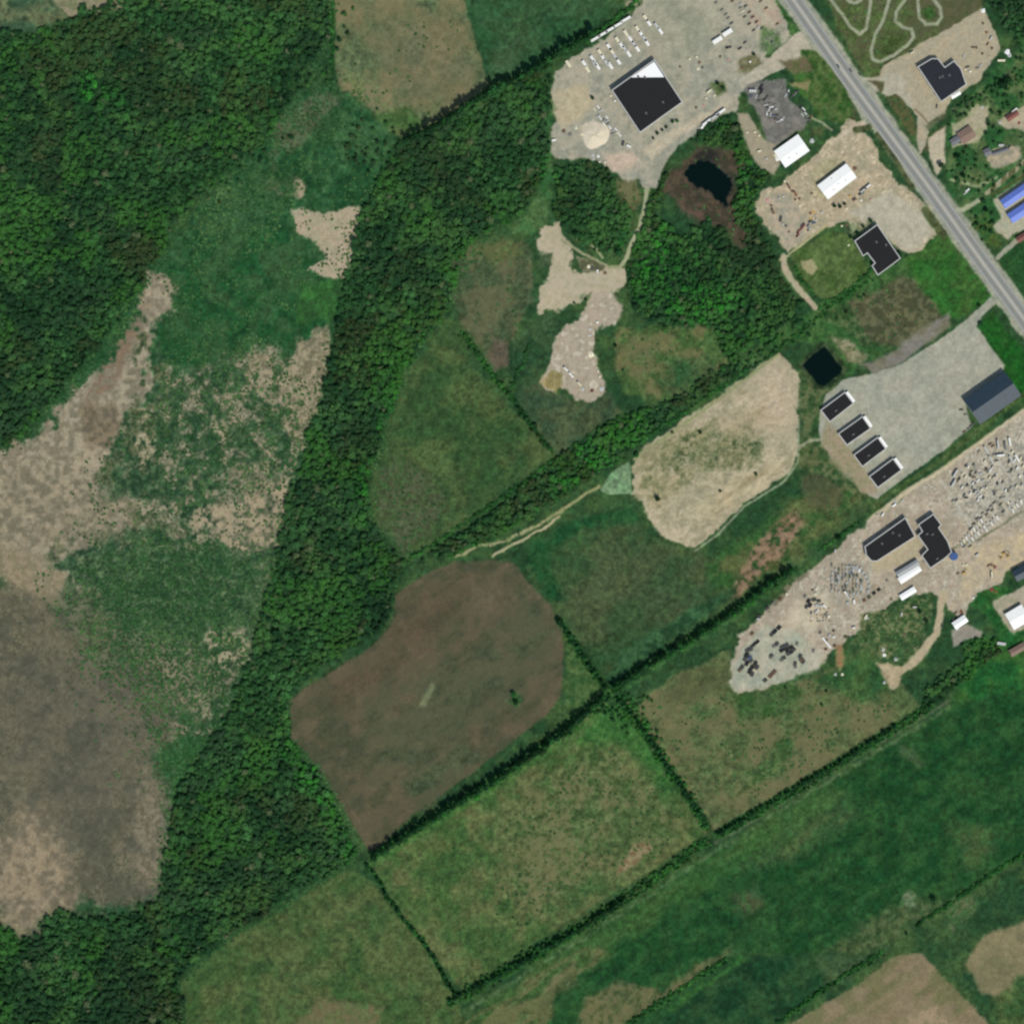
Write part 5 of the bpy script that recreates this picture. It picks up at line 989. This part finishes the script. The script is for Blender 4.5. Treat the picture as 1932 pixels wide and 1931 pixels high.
def scatter(poly, sp, keep=.9, jit=.45, warp=4, seed=0, noise=None):
    poly = ext(poly, 60); g = np.random.default_rng(seed); xs = [p[0] for p in poly]; ys = [p[1] for p in poly]
    X, Y = np.meshgrid(np.arange(min(xs), max(xs), sp), np.arange(min(ys), max(ys), sp*.88)); X = X+(np.arange(X.shape[0]) % 2)[:, None]*sp/2
    X = X.ravel()+g.uniform(-jit, jit, X.size)*sp; Y = Y.ravel()+g.uniform(-jit, jit, Y.size)*sp
    k = (g.random(X.size) < keep) & (X > -50) & (X < 1982) & (Y > -50) & (Y < 1981); X, Y = X[k], Y[k]
    wx = (fbm(X, Y, 22, 1)-.5)*2*warp; wy = (fbm(X, Y, 22, 6)-.5)*2*warp
    k = sdist(X+wx, Y+wy, poly) > 1.5
    if noise: k &= (fbm(X, Y, noise[0], noise[1]) > noise[2])
    X, Y = X[k], Y[k]; c = point_class(X, Y); k = ~np.isin(c, (2, 3, 4, 5)); return np.stack([X[k], Y[k]], -1)
def along(pts, sp, jit, seed, width=0):
    g = np.random.default_rng(seed); out = []
    for a, b in zip(pts[:-1], pts[1:]):
        a = np.array(a, float); b = np.array(b, float); Ln = np.linalg.norm(b-a); n = max(1, int(Ln/sp)); d = (b-a)/Ln; nn = np.array([-d[1], d[0]])
        for i in range(n): out.append(a+(b-a)*(i+.5)/n+d*g.uniform(-jit, jit)*sp+nn*(g.uniform(-jit, jit)*sp*.6+g.uniform(-1, 1)*width/2))
    return np.array(out)
def greens(n, pts, g, base=((20,46,28),(36,72,40),(58,98,56)), zone=None):
    a, b, c = (np.array(lin(q)) for q in base)
    t = np.clip(fbm(pts[:, 0], pts[:, 1], 60, 2)*.7+g.random(n)*.5-.1, 0, 1)[:, None]
    r = np.where(t < .5, a+(b-a)*t*2, b+(c-b)*(t*2-1)); return r*g.uniform(.75, 1.25, (n, 1))*TREE_GAIN
TREE_GAIN = 1.75
# hedgerow lines in plan units: (name for labels, points, spacing, min radius, max radius, low end word, tall?)
HEDGES = [
 ('along the southeast edge of the brown field', [(700,1616),(760,1580),(850,1522),(930,1475),(990,1432),(1060,1385),(1120,1330),(1142,1312)], 9.0, 3.2, 4.8, 'southwest'),
 ('in the hedge running toward the storage yard', [(1152,1300),(1200,1268),(1260,1232),(1320,1196),(1380,1155),(1430,1120),(1480,1082),(1500,1075)], 8.5, 3.0, 4.6, 'southwest'),
 ('in the short hedge east of the brown field', [(1052,1168),(1075,1200),(1100,1240),(1130,1280),(1146,1300)], 9, 2.6, 4.0, 'north'),
 ('in the sparse line south of the brown field corner', [(690,1628),(715,1660),(730,1690),(755,1725),(775,1748),(795,1772),(815,1800),(840,1845),(862,1880)], 12, 2.2, 3.6, 'north'),
 ('in the hedge climbing from the south edge', [(845,1890),(900,1862),(960,1830),(1010,1800),(1070,1765),(1130,1730),(1190,1688),(1250,1645),(1310,1600),(1338,1583)], 9, 2.8, 4.2, 'southwest'),
 ('in the double hedge east of the field junction', [(1350,1575),(1400,1548),(1460,1510),(1520,1475),(1580,1440),(1640,1402),(1700,1365),(1760,1325)], 9, 2.2, 3.4, 'southwest'),
 ('down the hedge between the two rough pastures', [(1165,1318),(1195,1350),(1220,1385),(1243,1420),(1262,1450),(1290,1490),(1310,1520),(1335,1560)], 9, 2.6, 4.2, 'north'),
 ('on the dark line above the middle wood', [(762,268),(800,250),(840,228),(880,200),(920,178),(960,156),(1000,138),(1030,118),(1060,96),(1100,78),(1140,50),(1170,28),(1205,0)], 9, 3.6, 5.2, 'southwest'),
 ('in the hedgerow through the middle meadows', [(866,625),(890,652),(915,690),(940,722),(962,745),(985,780),(1010,812),(1040,850)], 10, 2.4, 3.8, 'northwest'),
 ('in the hedge near the southeast corner', [(1185,1931),(1220,1905),(1260,1880),(1300,1852),(1340,1828),(1372,1808)], 10, 2.0, 3.2, 'southwest'),
 ('in the line along the southeastern tan field', [(1465,1931),(1500,1905),(1540,1875),(1580,1848),(1620,1822),(1665,1795)], 10, 2.2, 3.4, 'southwest'),
 ('in the hedge toward the southeast corner', [(1724,1748),(1745,1732),(1769,1720),(1840,1672),(1870,1650),(1886,1638),(1932,1613)], 12, 2.0, 3.2, 'southwest'),
]
def tree_proto(k):
    r = empty('tree', (0, 0, 0)); a = bpy.data.objects.new('trunk', trunk_me); b = bpy.data.objects.new('crown', crown_me[k])
    for o in (a, b): col.objects.link(o); o.parent = r
    return r
protos = {}
def put_tree(D, rad, seed, label, group, name='tree', cat='tree', hk=1.0, tone=None):
    k = seed % NV_
    if k not in protos: o = tree_proto(k); protos[k] = o
    else: o = copy_tree(protos[k])
    x, y = W(D); g = random.Random(seed); o.location = (x, y, 0); o.rotation_euler = (0, 0, g.uniform(0, 6.28)); o.scale = (rad, rad, rad*g.uniform(1.1, 1.45)*hk)
    c = tone or [(20,50,28),(30,66,36),(36,80,42),(24,58,34)][g.randrange(4)]; f = g.uniform(.8, 1.2)*TREE_GAIN
    cc = tuple(v*f for v in lin(c))+(1,)
    for ch in o.children: ch.color = cc
    tag(o, label, cat, group); return o
budget = 0; rest = []
for hi, (where, pts, sp, r0, r1, end) in enumerate(HEDGES):
    P = along(pts, sp, .22, 50+hi); g = random.Random(hi); cap = {0: 70, 1: 60, 7: 70}.get(hi, 40)
    for i, p in enumerate(P):
        if i < cap and budget < 292:
            n = len(P[:cap])
            lab = (f'{end}ernmost tree {where}' if i == 0 else f'{ordinal(i+1)} tree from the {end} end {where}')
            put_tree(p, g.uniform(r0, r1), 1000+hi*100+i, lab, 'trees '+where, hk={0: 1.6, 1: 1.5, 7: 2.0}.get(hi, 1.1)); budget += 1
        else: rest.append(p)
print('hedge trees', budget, 'rest', len(rest))
SINGLES = [((969,1310),4.2,'the taller of two trees standing alone inside the brown field'),((973,1325),3.2,'the lower of two trees standing alone inside the brown field'),
 ((1760,1695),4.0,'dark tree inside the pale ring near the southeast corner'),((1710,1760),2.2,'small tree at the hedge end below the pale ring'),((1118,185),2.6,'small dark tree on the gravel west of the black warehouse'),
 (T('c',1660,780),2.4,'westernmost tree south of the black warehouse corner'),(T('c',1730,735),2.0,'second tree south of the black warehouse corner'),(T('c',1790,690),2.2,'third tree south of the black warehouse corner'),(T('c',1880,610),2.6,'fourth tree south of the black warehouse corner'),
 (T('c',1600,850),2.0,'low shrub tree at the southwest end of the warehouse row'),(T('b',15,1760),2.4,'easternmost tree south of the black warehouse corner'),
 (T('b',600,1215),2.8,'tree on the gravel island east of the black warehouse'),(T('b',690,1290),2.6,'second tree on the gravel island east of the warehouse'),(T('b',1130,790),2.4,'tree at the north tip of the olive weed patch'),
 (T('e',1300,740),2.8,'westernmost tree between the white barn and stepped office'),(T('e',1380,750),2.8,'middle tree between the white barn and stepped office'),(T('e',1450,710),2.2,'easternmost tree between the white barn and stepped office'),
 (T('e',1540,1190),2.6,'tree at the west corner of the stepped office'),(T('e',1630,1130),2.4,'tree northwest of the stepped office'),(T('e',1720,1040),2.4,'second tree northwest of the stepped office'),(T('e',1830,960),3.0,'tree at the north corner of the stepped office'),
 (T('e',2000,1330),2.4,'tree on the east side of the stepped office'),(T('o',130,1580),3.2,'dark tree at the east corner of the stepped office'),
 (T('E',1590,370),2.6,'dark tree in the lawn west of the side road junction'),(T('E',1600,510),3.0,'tree at the corner of the lawn south of the side road'),(T('o',720,280),4.0,'tall dark tree by the highway east of the pale drive'),(T('o',980,180),5.0,'large dark tree in the garden beside the curved drive'),(T('o',1050,430),3.6,'dark tree inside the curve of the garden drive'),
 (T('o',1340,800),3.6,'northern dark tree on the verge of the blue halls'),(T('o',1380,930),3.4,'southern dark tree on the verge of the blue halls'),(T('m',1620,600),6.0,'broad dark tree east of the corner yard'),(T('m',1700,520),5.0,'second broad dark tree east of the corner yard'),
(T('j',1570,835),3.0,'tree west of the dirt track bend'),(T('j',1670,970),3.2,'tree on the sandy patch by the dirt track'),(T('S',405,1450),2.2,'southern lone bush in the pasture below the yard'),(T('S',438,1345),2.0,'northern lone bush in the pasture below the yard'),
 (T('S',130,1320),1.8,'lone bush just below the rounded yard edge'),(T('S',530,190),4.0,'dark tree in the hedge north-west of the long shed'),(T('C',1210,1330),2.0,'lone bush in the pasture, west of the rounded yard'),(T('C',1420,1330),2.4,'lone dark bush in the pasture near the rounded yard'),
 (T('C',1840,1645),2.4,'lone bush in the middle of the rough pasture'),(T('C',1570,1770),2.0,'lone bush in the south of the rough pasture'),(T('C',940,1500),3.4,'dark tree beside the hedge junction'),(T('C',1100,1830),3.6,'large dark tree at the bend of the pasture hedge'),
 (T('T',305,1560),1.6,'small dark bush at the north end of the sandy clearing'),(T('l',1215,640),2.6,'dark bush east of the white hut in the clearing'),(T('l',1320,1000),1.8,'small bush in the rough grass east of the clearing'),(T('k',910,1260),2.0,'bush between the two sandy patches of the clearing'),(T('k',745,1310),1.8,'bush at the south edge of the upper sandy patch')]
for i, (D, r, lab) in enumerate(SINGLES): put_tree(D, r, 3000+i, lab, None, hk=.8, tone=(20,48,24) if i % 2 else None)

g = np.random.default_rng(5); F_ = []; BIG_ = []
for i, (k, poly) in enumerate(FOREST.items()): F_.append(scatter(poly, 7.0, .86, warp=7, seed=i, noise=(13, 2, .27))); BIG_.append(scatter(poly, 13.5, .62, warp=7, seed=i+300))
F_.append(scatter([(1080,420),(1190,380),(1200,450),(1170,490),(1100,470)], 12, .5, seed=30))
F_.append(scatter([(700,190),(770,262),(750,300),(700,330),(640,300),(640,240)], 14, .45, seed=31))
F_.append(scatter([(380,320),(470,270),(540,180),(620,120),(640,170),(560,250),(480,330),(400,400)], 12, .55, seed=32, noise=(40, 3, .45)))
F_.append(scatter([(630,0),(700,0),(680,60),(640,150)], 16, .35, seed=33))
F_.append(scatter([(1700,490),(1640,520),(1550,575),(1500,620),(1440,660),(1450,680),(1520,640),(1600,600)], 12, .35, seed=34))
F_.append(scatter([(1782,240),(1850,170),(1931,90),(1931,230),(1890,260),(1850,300),(1800,380),(1785,330)], 10, .7, seed=35, noise=(26, 2, .44)))
F_.append(scatter([(1850,290),(1931,250),(1931,330),(1870,370),(1830,360),(1790,330),(1790,280)], 11, .5, seed=351, noise=(20, 2, .45)))
F_.append(scatter([(1790,400),(1830,380),(1850,420),(1900,380),(1890,400),(1860,470),(1840,450)], 10, .5, seed=352))
F_.append(scatter([(870,1895),(868,1868),(985,1797),(1100,1733),(1312,1590),(1340,1592),(1330,1606),(1250,1655),(1110,1742),(990,1815)], 8, .75, seed=40))
F_.append(scatter([(1550,0),(1640,0),(1620,30)], 20, .1, seed=36))
F_.append(scatter(TP('m', (890,900),(1200,700),(1500,560),(1700,380),(1931,300),(1931,560),(1500,760),(1200,900),(900,1050)), 9, .8, seed=37))
F_.append(scatter([(1145,1290),(1190,1300),(1210,1350),(1180,1390),(1130,1340)], 9, .8, seed=38))
F_.append(scatter(TP('p', (1040,1680),(1300,1620),(1500,1700),(1400,1931),(880,1931)), 9, .8, seed=39))
for i_, w_3, sp_ in ((0, 13, 8), (1, 11, 9), (2, 12, 8), (4, 17, 7), (5, 9, 9), (6, 20, 6.5), (8, 8, 9), (7, 10, 8), (9, 7, 9), (10, 7, 9)): F_.append(along([(x+3, y+4) for x, y in HEDGES[i_][1]], sp_, .45, 700+i_, w_3))
F_.append(along([(1160,1300),(1185,1330),(1215,1360),(1240,1400)], 3.2, .45, 731, 30)); F_.append(along([(1170,1320),(1230,1330)], 5, .45, 732, 26))
F_.append(along([(1060,1385),(1120,1340),(1200,1335)], 5, .4, 733, 16))
BIG_ = np.concatenate(BIG_); nb = len(BIG_); F_ = np.concatenate(F_+[BIG_]); n = len(F_); F_ = np.asarray(F_, float); big = np.arange(n) >= n-nb
dm = {}
tint = greens(n, F_, g)
# brighter green blended into crowns along wood and hedge edges, greyer crowns in the north wood
edge = np.zeros(n)
for pl in ([(1000,400),(1040,300),(1040,440),(960,470),(880,560),(800,700),(720,850),(700,980),(670,980),(700,820),(780,660),(850,520)], [(545,1325),(600,1450),(672,1600),(650,1620),(580,1480),(520,1390)], [(1180,460),(1240,340),(1262,440),(1330,480),(1400,560),(1330,610),(1200,560)], [(1040,870),(1230,770),(1180,850),(1060,930)], [(1380,300),(1450,320),(1420,380)],[(1150,1310),(1220,1330),(1350,1570),(1320,1590),(1230,1450),(1170,1370)],[(760,1590),(1140,1330),(1150,1350),(780,1605)],[(870,1890),(1330,1590),(1340,1600),(1000,1830)],[(1180,1290),(1480,1095),(1490,1105),(1190,1310)],[(160,150),(230,150),(230,230),(160,230)]):
    edge = np.maximum(edge, ss(sdist(F_[:, 0], F_[:, 1], pl), -25, 10))
br = np.array([lin1(v) for v in (44,112,38)])*TREE_GAIN
w_ = (edge*g.random(n)*.9)[:, None]; tint = tint*(1-w_)+br*w_
gr = np.array([lin1(v) for v in (44,66,46)])*TREE_GAIN; nz = (ss(fbm(F_[:, 0], F_[:, 1], 70, 9), .52, .7)*.7*g.random(n))[:, None]; tint = tint*(1-nz)+gr*nz
for cc_, sc_, kk_, lo_ in (((52,62,36), 95, 4, .56), ((24,52,34), 120, 7, .55), ((62,100,52), 45, 5, .63), ((50,96,40), 80, 10, .62)):
    q_ = (ss(fbm(F_[:, 0], F_[:, 1], sc_, kk_), lo_, lo_+.12)*g.uniform(.3, 1, n)*.8)[:, None]; tint = tint*(1-q_)+np.array(lin(cc_))*TREE_GAIN*q_
pale_ = (g.random(n) < .02)[:, None]; tint = np.where(pale_, np.array(lin((88,104,74)))*1.2, tint)
rad = np.where(big, g.uniform(3.4, 5.6, n), g.uniform(1.7, 3.5, n))*np.where(F_[:, 0] > 1040, .88, 1.0); zs = np.where(big, rad*g.uniform(.6, .95, n), rad*g.uniform(.75, 1.1, n))
mass('woodland', F_, rad, zs, tint, forest_src, 'dense broadleaf woodland covering the west and the middle of the scene', 'woodland')
# low scrub, brush and saplings
S_ = []
for q_, (pl_, w_2) in enumerate((([(757,268),(722,320),(700,370),(672,430),(650,540),(625,650),(605,760),(575,850),(548,930),(530,1010),(500,1130),(470,1250),(410,1380),(330,1500),(316,1590),(300,1695)], 46), ([(620,0),(628,60),(600,110),(560,160),(520,250),(430,330),(350,400),(290,500),(235,600),(150,700),(90,770),(30,830),(0,850)], 44), ([(545,1325),(543,1390),(600,1450),(640,1520),(672,1600),(668,1622),(560,1690),(420,1775),(342,1850)], 18), ([(1000,395),(930,430),(870,520),(800,640),(745,760),(705,880),(702,985),(765,1058)], 30))):
    for rr_ in range(3): S_.append(along(pl_, 4.5, .45, 400+q_*3+rr_, w_2*(rr_+1)/3))
S_.append(scatter([(230,600),(290,500),(350,400),(430,330),(520,250),(600,110),(700,180),(600,300),(540,390),(520,470),(420,500),(340,560),(300,520)], 5.5, .8, seed=55, noise=(26, 3, .36)))
S_.append(scatter([(30,830),(150,700),(235,600),(262,580),(230,640),(150,740),(80,800)], 5.5, .8, seed=56))
S_.append(scatter([(330,560),(420,500),(520,480),(600,560),(540,640),(420,680),(320,660)], 6, .6, seed=57, noise=(26, 4, .42)))
S_.append(scatter([(300,640),(560,640),(600,800),(540,920),(500,940),(330,960),(290,880),(300,760)], 5.2, .75, seed=58, noise=(11, 9, .50)))
S_.append(scatter([(150,1060),(300,1010),(500,1040),(530,1060),(470,1250),(400,1390),(330,1500),(300,1440),(240,1300),(150,1260)], 5.0, .8, seed=59, noise=(12, 8, .47)))
S_.append(scatter([(150,880),(290,740),(330,620),(420,520),(520,640),(600,800),(540,920),(530,1010),(470,1250),(400,1390),(330,1500),(316,1560),(280,1440),(150,1270),(60,1100)], 6.5, .5, seed=60, noise=(16, 3, .52)))
S_.append(scatter([(300,520),(430,340),(560,180),(760,270),(680,400),(650,540),(640,600),(560,560),(540,380),(420,480),(330,640)], 7, .42, seed=61, noise=(24, 3, .4)))
S_.append(scatter([(150,1100),(400,1040),(470,1250),(400,1400),(330,1480),(250,1300)], 5.5, .5, seed=62))
S_.append(scatter([(100,1080),(200,1200),(330,1300),(320,1500),(200,1500),(100,1300)], 9, .35, seed=63, noise=(24, 3, .5)))
S_.append(scatter([(705,900),(760,860),(830,900),(840,980),(770,1055)], 8, .5, seed=64)); S_.append(scatter([(760,690),(870,650),(1040,860),(850,1000),(770,1050),(705,960),(740,780)], 14, .35, seed=65, noise=(30, 3, .52)))
S_.append(scatter([(970,1500),(1060,1440),(1140,1330),(1200,1350),(1300,1520),(1240,1620),(1100,1700),(960,1760),(900,1700)], 8, .4, seed=66, noise=(20, 3, .48)))
S_.append(scatter([(1200,1340),(1380,1300),(1545,1280),(1700,1320),(1560,1430),(1345,1560),(1260,1420)], 8, .5, seed=67, noise=(18, 5, .55)))
S_.append(scatter([(1420,1460),(1480,1380),(1500,1420),(1460,1480)], 7, .6, seed=68)); S_.append(scatter([(720,1680),(870,1580),(1000,1760),(880,1850)], 12, .4, seed=69, noise=(26, 3, .55))); S_.append(scatter([(400,1880),(680,1680),(840,1880),(700,1931)], 13, .4, seed=70, noise=(28, 4, .57)))
S_.append(scatter([(855,490),(900,455),(1003,480),(1003,600),(940,690),(850,560)], 11, .4, seed=71, noise=(20, 3, .52))); S_.append(scatter([(1170,625),(1350,620),(1370,700),(1250,750)], 12, .35, seed=72)); S_.append(scatter([(1595,600),(1700,520),(1780,560),(1780,600),(1660,680),(1600,660)], 10, .35, seed=73))
S_.append(scatter([(1250,330),(1335,270),(1405,320),(1380,390),(1410,460),(1290,395)], 10, .25, seed=74)); S_.append(scatter([(1050,440),(1160,340),(1210,370),(1190,460),(1160,495),(1070,450)], 8, .45, seed=75))
S_.append(scatter([(690,60),(860,30),(900,140),(770,260),(700,200),(640,160)], 13, .35, seed=76, noise=(26, 3, .56))); S_.append(scatter([(1330,1050),(1560,880),(1640,940),(1500,1070)], 12, .4, seed=77, noise=(24, 5, .52)))
S_.append(scatter(TP('j', (700,900),(1150,750),(1500,640),(1750,700),(1650,1100),(1500,1520),(1200,1560),(880,1300),(560,1350)), 6, .7, seed=78)); S_.append(scatter([(1290,800),(1400,810),(1420,870),(1320,890),(1260,870)], 8, .3, seed=79))
S_.append(scatter([(1782,240),(1931,90),(1931,450),(1860,470)], 12, .3, seed=80)); S_.append(scatter([(1555,0),(1850,0),(1800,60),(1650,150)], 16, .2, seed=81)); S_.append(scatter([(1500,690),(1545,655),(1540,900),(1640,950),(1500,880)], 12, .25, seed=82))
yardpts = [p for p in (T('N', x, y) for x, y in ((960,760),(990,790),(1030,820),(1000,850),(1060,860),(960,720),(930,740),(1050,900),(940,800),(1080,840),(730,990),(760,970),(790,990)))]
S_.append(np.array(yardpts))
S_ = np.concatenate(S_); n = len(S_)
zsc = g.uniform(.5, 1.5, n)
mass('scrub', S_, g.uniform(1.0, 2.4, n), zsc, greens(n, S_, g, ((34,66,38),(48,84,48),(72,102,62))), bush_src, 'low scattered bushes over the rough meadows and the wetland', 'scrub')
# the undergrowth of the hedges, and hedge trees beyond the counted ones
H_ = [np.array(rest)] if rest else []
for i, (_, pts, sp, r0, r1, e) in enumerate(HEDGES):
    H_.append(along(pts, 3.6, .4, 90+i, (13, 12, 12, 5, 17, 10, 17, 8, 7, 6, 7, 6)[i])); H_.append(along(pts, 7, .4, 190+i, (15, 14, 12, 6, 20, 12, 20, 10, 8, 7, 8, 6)[i]))
LINES = [[(760,1064),(850,1005),(950,938),(1000,905),(1050,862)], [(845,1050),(950,1000),(1040,945),(1110,895),(1180,862)], [(1200,840),(1280,785),(1360,730),(1440,680),(1500,635),(1560,585),(1640,528)], [(1355,1582),(1460,1522),(1580,1450),(1700,1375),(1760,1335)],
 [(1000,1800),(1100,1752),(1200,1690),(1300,1612)], [(1545,582),(1600,545),(1650,505),(1690,490)], [(1545,1040),(1580,1015),(1620,985)], [(628,0),(628,60),(627,138)], [(1500,500),(1510,525),(1535,555)], [(1000,650),(985,690),(962,735)]]
for i, pts in enumerate(LINES): H_.append(along(pts, 4.0, .4, 120+i, 8 if i < 3 else 5))
H_ = np.concatenate(H_); n = len(H_); rr = g.uniform(1.3, 3.2, n)
mass('hedgerow_undergrowth', H_, rr, rr*g.uniform(.9, 1.7, n), greens(n, H_, g, ((26,60,32),(40,88,42),(60,116,56))), bush_src, 'continuous leafy undergrowth of the field hedgerows', 'hedge')
print('woodland', len(F_), 'scrub', len(S_), 'hedge', len(H_))

import re as _re
for o in col.objects:
    if 'label' in o and not 4 <= len(_re.findall(r"[A-Za-z0-9']+", o['label'])) <= 16: print('LABEL', o['label'])
